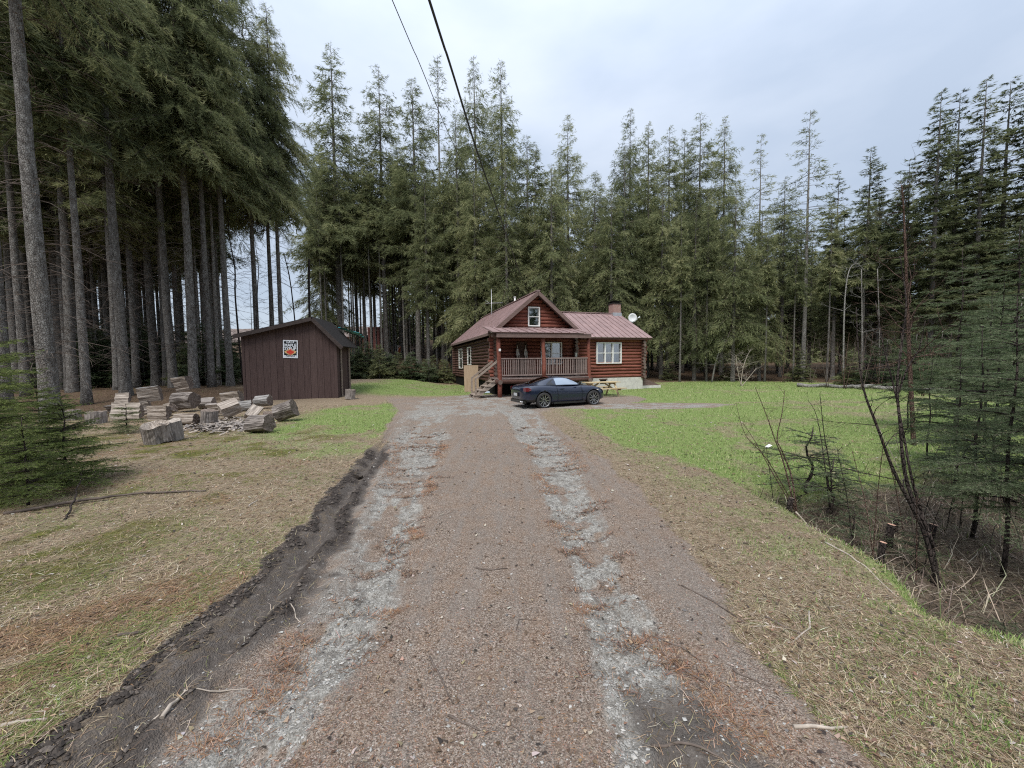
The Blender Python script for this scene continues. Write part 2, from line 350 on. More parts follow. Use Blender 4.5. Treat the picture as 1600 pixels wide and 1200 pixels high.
def mat_ground():
    t = NT('ground', .95, .15); co = t.co('Object')
    a1 = t.sep(t.attr('c1', 'Color')); a2 = t.sep(t.attr('c2', 'Color'))
    nf = t.noise(co, 14, 6, .7); nm = t.noise(co, 3.2, 5, .6); nfine = t.noise(co, 70, 4, .75)
    # straw litter: fine streaky mixture
    s1 = t.noise(t.co('Object', (60, 12, 30)), 1.0, 4, .7, dist=1.5); s2 = t.noise(t.co('Object', (13, 55, 30)), 1.0, 4, .7, dist=1.5)
    st = t.math('MULTIPLY_ADD', s1, .5, t.math('MULTIPLY', s2, .5))
    dry = t.ramp(st, [(.36, (.09, .066, .045)), (.47, (.205, .158, .108)), (.56, (.31, .25, .175)), (.66, (.45, .375, .28))])
    dry = t.mix(t.ramp(nm, [(.38, 0.0), (.62, .6)]), dry, t.mix(.3, dry, (.27, .175, .11)))
    green = t.ramp(st, [(.36, (.075, .105, .03)), (.5, (.175, .235, .07)), (.64, (.32, .37, .145))])
    moss = t.ramp(nf, [(.35, (.05, .055, .012)), (.65, (.18, .17, .045))])
    forest = t.ramp(nf, [(.3, (.045, .03, .02)), (.55, (.12, .08, .052)), (.75, (.21, .15, .1))])
    brush = t.ramp(st, [(.36, (.035, .027, .02)), (.52, (.12, .092, .066)), (.66, (.27, .215, .16))])
    nc = t.voro(co, 150, 'Color'); ncs = t.sep(nc)
    needle = t.ramp(ncs[0], [(.0, (.074, .054, .042)), (.3, (.166, .124, .095)), (.55, (.24, .186, .146)), (.8, (.315, .253, .204)), (1, (.45, .388, .335))])
    needle = t.mix(t.ramp(nm, [(.42, 0.0), (.66, .8)]), needle, t.mix(.4, needle, (.265, .168, .105)))
    needle = t.mix(t.ramp(t.noise(co, .9, 4, .6), [(.42, 0.0), (.62, .55)]), needle, t.mix(.5, needle, (.17, .15, .132)))
    lng = t.noise(t.co('Object', (7, .55, 1)), 1.0, 4, .6)
    needle = t.mix(t.ramp(lng, [(.47, 0.0), (.62, .6)]), needle, t.mix(.6, needle, (.23, .21, .19)))
    vd = t.voro(co, 110, 'Color'); vds = t.sep(vd)
    grav = t.ramp(vds[1], [(0, (.18, .168, .145)), (.35, (.29, .275, .245)), (.75, (.36, .343, .31)), (1, (.47, .45, .415))])
    grav = t.mix(t.ramp(nf, [(.36, .85), (.56, 0.0)]), grav, (.13, .115, .10))
    mud = t.mix(t.attr('c1', 'Alpha'), t.ramp(nf, [(.3, (.06, .05, .043)), (.55, (.115, .098, .086)), (.75, (.21, .185, .16))]), t.ramp(nf, [(.3, (.028, .022, .019)), (.55, (.062, .05, .043)), (.75, (.15, .125, .105))]))
    def fac(a, k=.7, g=2.2):
        n = t.math('MULTIPLY', t.math('SUBTRACT', t.math('MULTIPLY_ADD', nf, .6, t.math('MULTIPLY', nfine, .4)), .5), k * 2)
        return t.math('MULTIPLY_ADD', t.math('SUBTRACT', t.math('ADD', a, n), .5), g, .5, clamp=True)
    c = dry
    rust = t.ramp(t.noise(co, 1.1, 5, .65), [(.54, 0.0), (.68, .75)])
    rust = t.math('MULTIPLY', rust, t.ramp(t.sep(t.attr('c2', 'Color'))[0], [(0, 1.0), (.5, .3)]))
    c = t.mix(t.math('MULTIPLY', rust, .3), c, t.ramp(st, [(.36, (.07, .044, .03)), (.55, (.22, .14, .092)), (.66, (.36, .25, .17))]))
    c = t.mix(fac(t.attr('c2', 'Alpha'), .9, 1.7), c, moss)
    c = t.mix(fac(a2[0], .9, 1.7), c, green)
    c = t.mix(fac(a2[1]), c, forest); c = t.mix(fac(a2[2]), c, brush)
    c = t.mix(fac(a1[0]), c, needle); c = t.mix(fac(a1[1], .6, 1.9), c, grav); fm = fac(a1[2], 1.0, 1.7); c = t.mix(fm, c, mud)
    t.base(c)
    t.put(t.b.inputs['Roughness'], t.math('MULTIPLY_ADD', fm, -.3, .95))
    h = t.math('ADD', t.math('MULTIPLY', t.voro(co, 110), -.4), t.math('ADD', t.math('MULTIPLY', nf, 1.2), t.math('MULTIPLY', st, .8)))
    t.bump(h, .8, .03)
    MT['ground'] = t.m
def mat_foliage(name, cols, tr=.45):
    t = NT(name, .75, .2); a = t.attr('tint'); r = t.orand()
    f = t.math('ADD', a, t.math('MULTIPLY', t.math('SUBTRACT', r, .5), .35), clamp=True)
    c = t.ramp(f, cols); t.base(c); t.translucent(c, tr); MT[name] = t.m
def mat_blade(name, tr=.25):
    t = NT(name, .7, .25); c = t.attr('col', 'Color'); t.base(c); t.translucent(c, tr); MT[name] = t.m
def mat_bark(name, cols, scale=9, lich=None):
    t = NT(name, .95, .15); v = t.co('Object', (1, 1, .45))
    n = t.noise(v, scale, 8, .7); vo = t.voro(v, scale * 2.2, 'Distance', 'DISTANCE_TO_EDGE')
    c = t.ramp(n, [(.3, cols[0]), (.52, cols[1]), (.72, cols[2])])
    if lich: c = t.mix(t.ramp(t.noise(v, scale * .8, 5, .7), [(.52, 0.0), (.66, .7)]), c, lich)
    c = t.mix(t.math('MULTIPLY', t.orand(), .35), c, cols[0])
    t.base(c); t.bump(t.math('ADD', n, t.ramp(vo, [(0, 0), (.18, 1)])), .9, .03); MT[name] = t.m
def mat_wood(name, cols, axis=(18, 18, 1.2), bump=.4, rough=.8, ends=None):
    t = NT(name, rough, .25); n = t.noise(t.co('Object', axis), 1.6, 7, .65, dist=.4); n2 = t.noise(t.co(), 5, 5)
    c = t.ramp(n, [(.3, cols[0]), (.5, cols[1]), (.7, cols[2])]); c = t.mix(t.math('MULTIPLY', n2, .45), c, cols[0])
    c = t.mix(t.math('MULTIPLY', t.math('SUBTRACT', t.orand(), .3), .5, clamp=True), c, cols[2])
    t.base(c); t.bump(n, bump, .012); MT[name] = t.m
mat_ground()
mat_foliage('spruce_needles', [(0, (0.072, 0.086, 0.046)), (.4, (0.180, 0.206, 0.102)), (.75, (0.306, 0.324, 0.162)), (1, (0.444, 0.432, 0.240))])
mat_foliage('fir_needles', [(0, (0.040, 0.060, 0.031)), (.4, (0.099, 0.139, 0.068)), (.75, (0.171, 0.213, 0.115)), (1, (0.270, 0.306, 0.187))])
mat_foliage('fresh_needles', [(0, (0.040, 0.063, 0.021)), (.4, (0.115, 0.161, 0.048)), (.75, (0.218, 0.265, 0.086)), (1, (0.345, 0.380, 0.149))])
mat_foliage('olive_fir_needles', [(0, (0.050, 0.066, 0.037)), (.4, (0.121, 0.145, 0.073)), (.75, (0.198, 0.220, 0.110)), (1, (0.286, 0.297, 0.160))])
mat_blade('grass_blade')
mat_bark('spruce_bark', [(.06, .053, .047), (.20, .185, .17), (.34, .325, .305)], 10, (.38, .37, .345))
mat_bark('pale_bark', [(.13, .12, .105), (.28, .265, .245), (.44, .42, .39)], 7)
mat_bark('dark_bark', [(.022, .018, .016), (.06, .047, .042), (.12, .098, .088)], 14)
mat_bark('red_bark', [(.06, .038, .03), (.17, .108, .084), (.30, .22, .185)], 16)
simple('twig', (.115, .092, .078), .9, .1, .45, 5)
simple('pale_twig', (.36, .31, .26), .9, .1, .3, 12)
# ------------------------------------------------------------------ ground
def steps(a, b, s0, grow, smax):
    out = [a]; s = s0
    while out[-1] < b: out.append(out[-1] + s); s = min(s * grow, smax)
    return out
xs = steps(3.0, 160, .03, 1.045, 6); xs = [-q for q in xs[::-1]] + list(np.arange(-2.97, 2.98, .027)) + xs
ys = list(-np.array(steps(.9, 40, .2, 1.25, 6))[::-1]) + list(np.arange(-.6, 1.2, .15)) + list(np.arange(1.3, 4.5, .027)) + steps(4.53, 190, .03, 1.022, 6)
gx, gy = np.meshgrid(np.array(xs), np.array(ys)); X_, Y_ = gx.ravel(), gy.ravel()
Z_ = terrain(X_, Y_); mk = masks(X_, Y_)
nx, ny = len(xs), len(ys)
idx = np.arange(nx * ny).reshape(ny, nx)
F_ = np.stack([idx[:-1, :-1], idx[:-1, 1:], idx[1:, 1:], idx[1:, :-1]], -1).reshape(-1, 4)
c1 = np.stack([mk['road'], mk['gravel'], mk['mud'], mk['mudl']], -1); c2 = np.stack([mk['green'], mk['forest'], mk['brush'], mk['moss']], -1)
g = link('ground', np_mesh('ground', np.stack([X_, Y_, Z_], -1), F_, MT['ground'], smooth=True, pcol={'c1': c1, 'c2': c2}))
tag(g, 'mossy and needle strewn ground with a rutted gravel driveway', None, None, 'structure')

# far wooded slope seen through the gap beyond the shed
hx = np.linspace(-260, 60, 120); hy = np.linspace(150, 260, 30); hX, hY = np.meshgrid(hx, hy)
hZ = 4 + 19 * ss(150, 250, hY) * (.75 + .5 * fbm(hX * .012, hY * .012, 2)) + 3 * fbm(hX * .15, hY * .15, 6)
hi = np.arange(hX.size).reshape(hX.shape)
hF = np.stack([hi[:-1, :-1], hi[:-1, 1:], hi[1:, 1:], hi[1:, :-1]], -1).reshape(-1, 4)
t = NT('hill', 1, .05); n_ = t.noise(t.co(), .35, 8, .75); t.base(t.ramp(n_, [(.35, (.10, .08, .065)), (.5, (.22, .175, .155)), (.65, (.30, .255, .235))])); t.bump(n_, 1, 2)
tag(link('hill', np_mesh('hill', np.stack([hX.ravel(), hY.ravel(), hZ.ravel()], -1), hF, t.m, smooth=True)), 'far pinkish brown wooded hillside beyond the shed', None, None, 'structure')

# ------------------------------------------------------------------ conifers
def conifer_mesh(name, seed, H, zb, R, nb, spm, spl, spw, hang=.45, s_top=.6, s_bot=-.15, droop=.55, upt=.35, flat=0.0, prof=.8, mat='spruce_needles', minL=.25, gaps=.25, K=6, br=.035, cl=9):
    g_ = np.random.default_rng(seed)
    u = g_.random(nb) ** .95; u = np.sort(u)
    z0 = H - (H - zb) * u * .985 - .05
    az = g_.random(nb) * 2 * np.pi
    rel = (H - z0) / (H - zb)
    side_n = .75 + .5 * vnoise(az * 1.2 + 10, z0 * .35, seed)      # lopsided crown
    L = np.maximum(minL, R * rel ** prof * (.55 + .6 * g_.random(nb)) * side_n)
    L = np.where(rel > .85, L * (1 - .45 * (rel - .85) / .15 * g_.random(nb)), L)
    L = np.where(g_.random(nb) < gaps, L * .55, L)
    s0 = s_top + (s_bot - s_top) * np.clip(rel * 1.6, 0, 1) + g_.normal(0, .12, nb)
    dr = droop * np.clip(rel * 2, .15, 1); up = upt * np.clip(rel * 2, .3, 1)
    tk = np.linspace(0, 1, K)
    ca, sa = np.cos(az), np.sin(az)
    def pos(b, t_):
        o = L[b] * t_; z = z0[b] + L[b] * (s0[b] * t_ - dr[b] * t_ ** 2 + up[b] * t_ ** 3)
        return np.stack([o * ca[b], o * sa[b], z], -1)
    B = np.repeat(np.arange(nb), K); T = np.tile(tk, nb)
    P = pos(B, T).reshape(nb, K, 3)
    r = (br * (.35 + .65 * L / R))[:, None] * (1 - .88 * tk)[None, :]
    sd = np.stack([-sa, ca, 0 * sa], -1)[:, None, :]; upv = np.array([0, 0, 1.0])
    ring = []
    for th in (0, 2.094, 4.189): ring.append(P + r[..., None] * (math.cos(th) * sd + math.sin(th) * upv))
    W = np.stack(ring, 2).reshape(-1, 3)                            # nb,K,3ring
    bi = np.arange(nb)[:, None, None] * K * 3; ki = np.arange(K - 1)[None, :, None] * 3; j = np.arange(3)[None, None, :]; jn = (j + 1) % 3
    a_ = bi + ki + j; b_ = bi + ki + jn; c_ = a_ + 3; d_ = b_ + 3
    wf = np.concatenate([np.stack([a_, b_, d_], -1).reshape(-1, 3), np.stack([a_, d_, c_], -1).reshape(-1, 3)])
    # side twigs on every bough, then sprays along each twig
    ncl = np.maximum(6, (cl * L * (.8 + .4 * g_.random(nb))).astype(int)); cb = np.repeat(np.arange(nb), ncl); C = len(cb)
    ct = .14 + .86 * g_.random(C) ** .8; cs = np.where(g_.random(C) < .5, -1.0, 1.0)
    od = np.stack([ca[cb], sa[cb], 0 * ca[cb]], -1); sv = np.stack([-sa[cb], ca[cb], 0 * ca[cb]], -1)
    clen = (.30 * L[cb] * (1.08 - ct) + .16) * (.6 + .7 * g_.random(C)); clen = np.minimum(clen, .95)
    cd = od * (.35 + .45 * g_.random(C))[:, None] + sv * (cs * (.35 + .6 * g_.random(C)))[:, None]; cd[:, 2] += g_.normal(.0, .16, C) * (1 - .5 * flat)
    cd /= np.linalg.norm(cd, axis=1)[:, None]
    chg = hang * (.35 + 1.0 * g_.random(C)) * np.clip(L[cb] / 1.8, .1, 1.15) * (1 - flat)
    wgt = clen ** .75 * (1 + chg); cnt = np.maximum(3, (spm * 1.0 * (L.sum() * .85) * wgt / wgt.sum()).astype(int)); ci = np.repeat(np.arange(C), cnt); N = len(ci); b = cb[ci]; tt = ct[ci]
    sN = g_.random(N) ** .8
    p = pos(b, tt) + cd[ci] * (sN * clen[ci])[:, None]; p[:, 2] -= chg[ci] * sN ** 1.7 * (.55 + .5 * clen[ci])
    d = cd[ci] + g_.normal(0, .38, (N, 3)) * np.array([1, 1, 1 - .6 * flat]); d[:, 2] -= 1.1 * chg[ci] * sN; d /= np.linalg.norm(d, axis=1)[:, None]
    rv = g_.normal(0, 1, (N, 3)); rv[:, 2] *= (1 - .7 * flat); w = np.cross(d, rv) if flat < .3 else np.cross(d, np.array([0, 0, 1.0]) + g_.normal(0, .35, (N, 3)))
    w /= (np.linalg.norm(w, axis=1)[:, None] + 1e-6)
    ln = spl * (.5 + g_.random(N)) * np.clip(.5 + .4 * L[b], .5, 1.0); sw = spw * (.6 + .8 * g_.random(N)) * np.clip(.5 + .35 * L[b], .5, 1.0)
    base = len(W)
    V = np.concatenate([W, np.stack([p - w * (sw * .5)[:, None], p + w * (sw * .5)[:, None], p + d * ln[:, None]], 1).reshape(-1, 3)])
    F = np.concatenate([wf, base + np.arange(3 * N).reshape(N, 3)])
    mi = np.concatenate([np.ones(len(wf), int), np.zeros(N, int)])
    brt = g_.normal(0, .12, nb); ctn = g_.normal(0, .10, C); tint = np.clip(.46 + brt[b] + ctn[ci] + g_.normal(0, .12, N) + .22 * (tt - .5) + .22 * (sN - .5), 0, 1)
    return np_mesh(name, V, F, [MT[mat], MT['twig']], mi, False, {'tint': np.concatenate([np.zeros(len(wf)), tint])})

def trunk_mesh(name, seed, H, r0, mat='spruce_bark', dead=(0, 0, 0, 0), n=10, rings=18, lean=.12, taper=.85):
    g_ = random.Random(seed); m = MB(); pts = []; rs = []
    ax, ay = g_.uniform(-1, 1) * lean, g_.uniform(-1, 1) * lean
    for i in range(rings):
        f = i / (rings - 1); z = -.4 + (H + .4) * f ** 1.25
        k = math.sin(f * math.pi)
        pts.append((ax * k + g_.uniform(-1, 1) * .012, ay * k + g_.uniform(-1, 1) * .012, z))
        zz = max(z, 0); rs.append(max(.008, r0 * (1 - zz / (H * 1.02)) ** taper * (1 + .45 * math.exp(-zz / .28))))
    m.tube(pts, rs, n, 0)
    nd, z0, z1, ln = dead
    for i in range(nd):
        z = g_.uniform(z0, z1); a = g_.uniform(0, 6.283); l = ln * g_.uniform(.15, 1) ** 1.4; rr = r0 * (1 - z / H) ** taper
        q = [Vector((math.cos(a) * rr * .6, math.sin(a) * rr * .6, z))]; sl = g_.uniform(-.25, .2)
        for k in range(1, 4):
            t_ = k / 3; q.append(Vector((math.cos(a + g_.uniform(-.12, .12)) * (rr * .6 + l * t_), math.sin(a + g_.uniform(-.12, .12)) * (rr * .6 + l * t_), z + l * (sl * t_ - .35 * t_ * t_))))
        m.tube(q, [.014, .011, .007, .003], 3, 1, caps=False)
        if l > .7:
            for k in range(g_.randint(2, 5)):
                t_ = g_.uniform(.3, .95); s_ = q[1].lerp(q[3], (t_ - .3) / .7); b = a + g_.choice((-1, 1)) * g_.uniform(.5, 1.2); ll = l * g_.uniform(.15, .4)
                m.tube([s_, s_ + Vector((math.cos(b) * ll, math.sin(b) * ll, -ll * g_.uniform(0, .5)))], [.006, .002], 3, 1, caps=False)
    me = m.mesh(name); me.materials.append(MT[mat]); me.materials.append(MT['twig']); return me

VAR = {}
def variant(key, H, r0, crown, dead=(0, 0, 0, 0), mat='spruce_bark', **kw):
    VAR[key] = (H, trunk_mesh('trunk', hash(key) % 1000 if False else sum(map(ord, key)), H, r0, mat, dead, **kw), crown)
variant('edgeA', 27, .25, conifer_mesh('crown', 1, 27, 12.0, 4.3, 270, 270, .25, .022, hang=.65, prof=.5, s_bot=-.25, droop=.6, upt=.3, br=.05, cl=14), (90, 2, 12, 2.4), n=14, rings=24)
variant('edgeB', 26, .215, conifer_mesh('crown', 2, 26, 12.5, 3.9, 240, 270, .25, .022, hang=.6, prof=.5, s_bot=-.3, droop=.6, upt=.3, br=.05, cl=14), (90, 2, 12.5, 2.0), n=14, rings=24)
variant('edgeC', 27, .25, conifer_mesh('crown', 31, 27, 15.5, 3.6, 170, 230, .25, .022, hang=.5, prof=.5, s_bot=-.2, droop=.5, upt=.3, br=.05, cl=13), (150, 2, 16, 2.8), n=14, rings=24)
variant('tallA', 30, .30, conifer_mesh('crown', 3, 30, 9.0, 4.5, 330, 95, .34, .042, hang=.5, prof=.6, droop=.5, upt=.42, s_top=.5), (40, 1.5, 11, 1.5))
variant('tallB', 29, .27, conifer_mesh('crown', 4, 29, 12, 4.1, 290, 85, .32, .042, hang=.4, prof=.58, gaps=.3, s_top=.45), (45, 1.5, 13, 1.4))
variant('tallC', 30, .30, conifer_mesh('crown', 5, 30, 7, 5.2, 330, 85, .35, .044, hang=.6, prof=.66, droop=.5, upt=.42, s_top=.45), (25, 1, 8, 1.4))
variant('lowA', 24, .27, conifer_mesh('crown', 6, 24, 3.2, 5.2, 300, 85, .34, .042, hang=.65, prof=.6, s_bot=-.3, s_top=.45), (10, .8, 4, 1.2))
variant('lowB', 23, .25, conifer_mesh('crown', 7, 23, 4.5, 4.8, 280, 85, .34, .042, hang=.6, prof=.58, s_bot=-.25, s_top=.45), (15, 1, 5, 1.4))
variant('inner', 25, .20, conifer_mesh('crown', 8, 25, 13, 2.4, 150, 70, .45, .075, hang=.6, prof=.5), (60, 1, 14, 1.3), n=8, rings=12)
variant('innerB', 24, .17, conifer_mesh('crown', 9, 24, 12, 2.2, 140, 70, .45, .075, hang=.5, prof=.5), (80, .8, 13, 1.5), n=8, rings=12)
variant('pale', 22, .12, conifer_mesh('crown', 10, 22, 14, 1.8, 90, 60, .42, .07, hang=.4, prof=.5), (60, .8, 14, 1.0), mat='pale_bark', n=7, rings=12)
variant('sparse', 26, .19, conifer_mesh('crown', 11, 26, 13.5, 2.9, 90, 40, .32, .042, hang=.25, prof=.7, s_bot=.05, gaps=.2), (90, 1.5, 15, 2.0), mat='pale_bark')
variant('firA', 23, .24, conifer_mesh('crown', 12, 23, 4.5, 3.5, 230, 120, .32, .06, hang=.25, s_top=.5, s_bot=-.05, droop=.25, upt=.15, flat=.75, prof=.65, mat='olive_fir_needles', gaps=.35), (60, 1, 7, 2.0), mat='spruce_bark')
variant('firB', 21, .21, conifer_mesh('crown', 13, 21, 6.5, 2.9, 190, 120, .32, .06, hang=.25, s_top=.5, s_bot=-.05, droop=.25, upt=.15, flat=.75, prof=.6, mat='olive_fir_needles', gaps=.4), (70, 1, 8, 2.0), mat='spruce_bark')
variant('young', 3.2, .035, conifer_mesh('crown', 14, 3.2, .15, 1.15, 110, 260, .2, .035, hang=.15, s_top=.7, s_bot=-.05, droop=.3, upt=.3, flat=.3, prof=.75, br=.012, minL=.08, cl=22), n=6, rings=8, lean=.04)
variant('youngB', 2.4, .03, conifer_mesh('crown', 15, 2.4, .1, 1.1, 100, 280, .18, .035, hang=.12, s_top=.6, s_bot=0, droop=.25, upt=.2, flat=.5, prof=.7, br=.012, minL=.08, cl=22, mat='fir_needles'), n=6, rings=8, lean=.04)
USED = set()
NTREE = [0]
def tree(key, x, y, H, label, group=None, cat='tree', rw=1.0, rz=None, name='spruce_tree', z=None, tilt=None):
    Hv, tm, cm = VAR[key]; s = H / Hv; w = s * rw
    r_ = thing(name, label, cat, (x, y, gz(x, y) if z is None else z), rz if rz is not None else (x * 37.7 + y * 17.3) % 6.283, group)
    r_.scale = (w, w, s)
    if tilt: r_.rotation_euler = (tilt[0], tilt[1], r_.rotation_euler.z)
    link('trunk', tm, r_); link('crown', cm, r_)
    NTREE[0] += 1
    return r_

rnd = random.Random(5)
def bearing(x, y):
    d = Vector((x, y, 1.5)) - CAM; return 800 + FPX * d.dot(RIGHT) / d.dot(FWD)
PLACES_L = [(70, 'left of the thickest trunk'), (120, 'between the thickest trunk and the slim pale one'), (170, 'behind the slim pale trunk'), (215, 'behind the leaning trunk'), (262, 'between the leaning and the lichen spotted trunk'), (300, 'between the lichen spotted and the broad trunk'), (335, 'behind the broad trunk with flared root'), (9999, 'behind the left corner of the shed')]
PLACES_B = [(545, 'just right of the shed peak'), (590, 'in front of the far red hut'), (640, 'left of the orange machine'), (690, 'right of the orange machine'), (740, 'behind the left cabin eave'), (9999, 'behind the cabin ridge')]
PLACES_C = [(760, 'behind the left cabin roof slope'), (850, 'behind the cabin gable'), (930, 'behind the wing roof'), (1010, 'behind the chimney and dish'), (1080, 'right of the cellar hatch'), (1160, 'behind the forked lawn edge trunk'), (9999, 'left of the long pale trunk')]
PLACES_R = [(1290, 'just right of the long pale trunk'), (1350, 'behind the bent pale stem'), (1410, 'behind the straight pale stems'), (1470, 'behind the reddish bare tree'), (1540, 'under the ragged tall fir'), (9999, 'at the right edge of the wood')]
def where(pl, x, y):
    b = bearing(x, y)
    for lim, ph in pl:
        if b < lim: return ph
def top_h(px, py, Y, x):                # height that puts the tip where the survey saw it
    return PT(px, py, Y).z - gz(x, Y)
# big trunks at the front of the left wood: (bearing, depth, height, variant, width scale, label)
FRONT = [
 (80, 13.2, 26, 'edgeC', 1.05, 'thickest grey spruce trunk at the left, behind the weathered stumps'),
 (134, 17.5, 22, 'inner', 1.0, 'slim pale grey spruce trunk just right of the thickest trunk'),
 (197, 19.5, 27, 'edgeC', .9, 'leaning grey spruce trunk rising behind the low split slabs'),
 (213, 24, 25, 'inner', 1.0, 'thin dark spruce trunk tucked against the right of the leaning trunk'),
 (272, 23.0, 27, 'edgeB', 1.05, 'lichen spotted spruce trunk directly behind the biggest log round'),
 (302, 22.4, 28, 'edgeA', .92, 'broad straight spruce trunk with flared root left of the shed'),
 (331, 23.2, 24, 'inner', 1.0, 'narrow grey spruce trunk between the broad trunk and the shed'),
 (360, 24.2, 27, 'edgeB', .9, 'spruce trunk standing just behind the left corner of the shed'),
 (6, 15.5, 24, 'inner', 1.15, 'pale spruce trunk cut by the left edge of the photo'),
 (40, 20, 23, 'inner', 1.1, 'dark spruce trunk left of the thickest trunk'),
 (405, 27, 25.5, 'edgeB', .9, 'spruce trunk above the shed roof, leftmost of three close trunks'),
 (428, 28.5, 23, 'inner', 1.05, 'spruce trunk above the shed roof, middle of three close trunks'),
 (441, 28, 26, 'edgeB', .8, 'spruce trunk above the shed roof, rightmost of three close trunks'),
]
for px, Y, H, key, rw, lab in FRONT:
    tree(key, XB(px, Y), Y, H, lab, 'big spruces of the left wood', rw=rw)
# overhanging crowns of the left wood
for px, Y, H, key in ((112, 21, 25, 'edgeC'), (245, 26, 28, 'edgeA'), (345, 30, 29, 'edgeA'), (170, 29, 28, 'edgeB'), (52, 25, 27, 'edgeB')):
    w_ = where(PLACES_L, XB(px, Y), Y); tree(key, XB(px, Y), Y, H, 'dim spruce trunk in the wood ' + w_, 'spruces of the left wood ' + w_)
k = 0
pts_used = [(XB(px, Y), Y) for px, Y, *_ in FRONT]
def clear(x, y, d):
    for a, b in pts_used:
        if (a - x) ** 2 + (b - y) ** 2 < d * d: return False
    pts_used.append((x, y)); return True
for yy in np.arange(15.5, 47, 2.6):
    for xx in np.arange(-62, -15, 2.7):
        x = xx + rnd.uniform(-1.1, 1.1); y = yy + rnd.uniform(-1.1, 1.1)
        if x > -.77 * y or x < -1.42 * y or x > -16 or y < 19.5: continue
        if rnd.random() < .25 or not clear(x, y, 1.5): continue
        w_ = where(PLACES_L, x, y); tree(rnd.choice(('inner', 'innerB', 'inner', 'tallB')), x, y, rnd.uniform(20, 27), 'dim spruce trunk in the wood ' + w_, 'spruces of the left wood ' + w_, rw=rnd.uniform(.8, 1.15))
# skyline trees: (px, py of the tip, depth, variant, width, label)
SKY = [
 (528, 72, 45, 'tallA', 1.1, 'tall dense spruce with pointed tip at the left end of the skyline'),
 (600, 103, 46, 'tallB', 1.0, 'narrow tall spruce second from the left on the skyline'),
 (650, 122, 44, 'tallA', 1.05, 'full crowned spruce crossed by the thin wire'),
 (690, 86, 48, 'sparse', 1.0, 'thin topped spruce between the two overhead wires'),
 (745, 92, 46, 'tallC', .85, 'tall spruce with pointed tip just right of the thick wire'),
 (786, 98, 44, 'tallC', .95, 'spruce with right side stepping down, above the cabin gable'),
 (825, 210, 42, 'lowA', 1.0, 'lower spruce behind the cabin gable, right of the thick wire'),
 (888, 180, 43, 'tallC', .9, 'pointed spruce standing alone above the wing roof on the skyline'),
 (930, 270, 39, 'lowB', 1.0, 'short spruce in the dip of the skyline above the chimney'),
 (984, 172, 42, 'tallC', .85, 'tall spruce above the satellite dish, left of a close pair'),
 (1012, 192, 43, 'tallA', .9, 'tall spruce above the satellite dish, right of a close pair'),
 (1044, 198, 43, 'tallB', .95, 'narrow spruce tip first right of the close pair'),
 (1068, 202, 45, 'tallA', .8, 'spruce tip second right of the close pair'),
 (1092, 178, 44, 'tallB', 1.0, 'spruce with open crown, tallest of the tips over the lawn'),
 (1130, 184, 41, 'tallC', .85, 'dark spruce standing over the lawn edge with full crown'),
 (1186, 208, 42, 'sparse', .95, 'thin grey spruce left of the bare topped spruce'),
 (1262, 172, 33, 'sparse', 1.15, 'bare topped spruce with long pale trunk beside the lawn'),
 (1225, 275, 37, 'tallB', 1.0, 'small green spruce just left of the bare topped spruce'),
 (1358, 232, 33, 'firA', 1.0, 'dense dark fir standing right of the gap in the skyline'),
 (1466, 142, 27, 'firA', .95, 'ragged tall fir, leftmost of the dark group at the right'),
 (1494, 146, 29, 'firB', 1.0, 'slender fir second from left in the dark right group'),
 (1535, 122, 27, 'firA', .95, 'tallest fir of the dark group at the right'),
 (1572, 126, 28, 'firB', 1.1, 'slender fir right of the tallest fir'),
 (1625, 150, 26, 'firA', 1.0, 'fir cut by the right edge of the photo'),
 (1420, 250, 30, 'firB', 1.0, 'shorter fir between the dense fir and the right group'),
 (1320, 330, 36, 'lowB', .9, 'low spruce filling the gap right of the bare topped spruce'),
 # edge spruces with boughs nearly to the ground
 (715, 175, 41, 'tallC', .9, 'spruce directly behind the cabin ridge with drooping boughs'),
 (790, 250, 37, 'lowA', 1.05, 'wide spruce behind the cabin gable with boughs down to the roof'),
 (862, 255, 36, 'lowA', 1.0, 'wide spruce behind the wing roof, left of the chimney'),
 (955, 290, 36, 'lowA', 1.0, 'wide spruce right behind the chimney'),
 (1035, 290, 36.5, 'lowB', 1.05, 'low boughed spruce right of the satellite dish'),
 (1088, 300, 34, 'lowA', .9, 'low boughed spruce at the lawn edge, left of the forked trunk'),
 (1150, 290, 32.5, 'lowB', 1.0, 'low boughed spruce leaning over the lawn with lichen grey patch'),
 (1192, 320, 33.5, 'lowA', .85, 'low boughed spruce at the lawn edge left of the long pale trunk'),
 (500, 260, 47, 'lowB', .9, 'half hidden spruce at the right side of the sky gap'),
 (665, 250, 39, 'tallA', .85, 'spruce with drooping boughs left of the cabin roof'),
 (555, 230, 50, 'tallB', 1.0, 'spruce in the second row between the two left skyline tips'),
 (625, 215, 52, 'tallB', 1.0, 'spruce in the second row under the thin wire'),
]
for px, py, Y, key, rw, lab in SKY:
    x = XB(px, Y, 15.0); pts_used.append((x, Y))
    tree(key, x, Y, top_h(px, py, Y, x), lab, 'spruces and firs of the skyline', rw=rw, name='fir_tree' if key.startswith('fir') else 'spruce_tree')
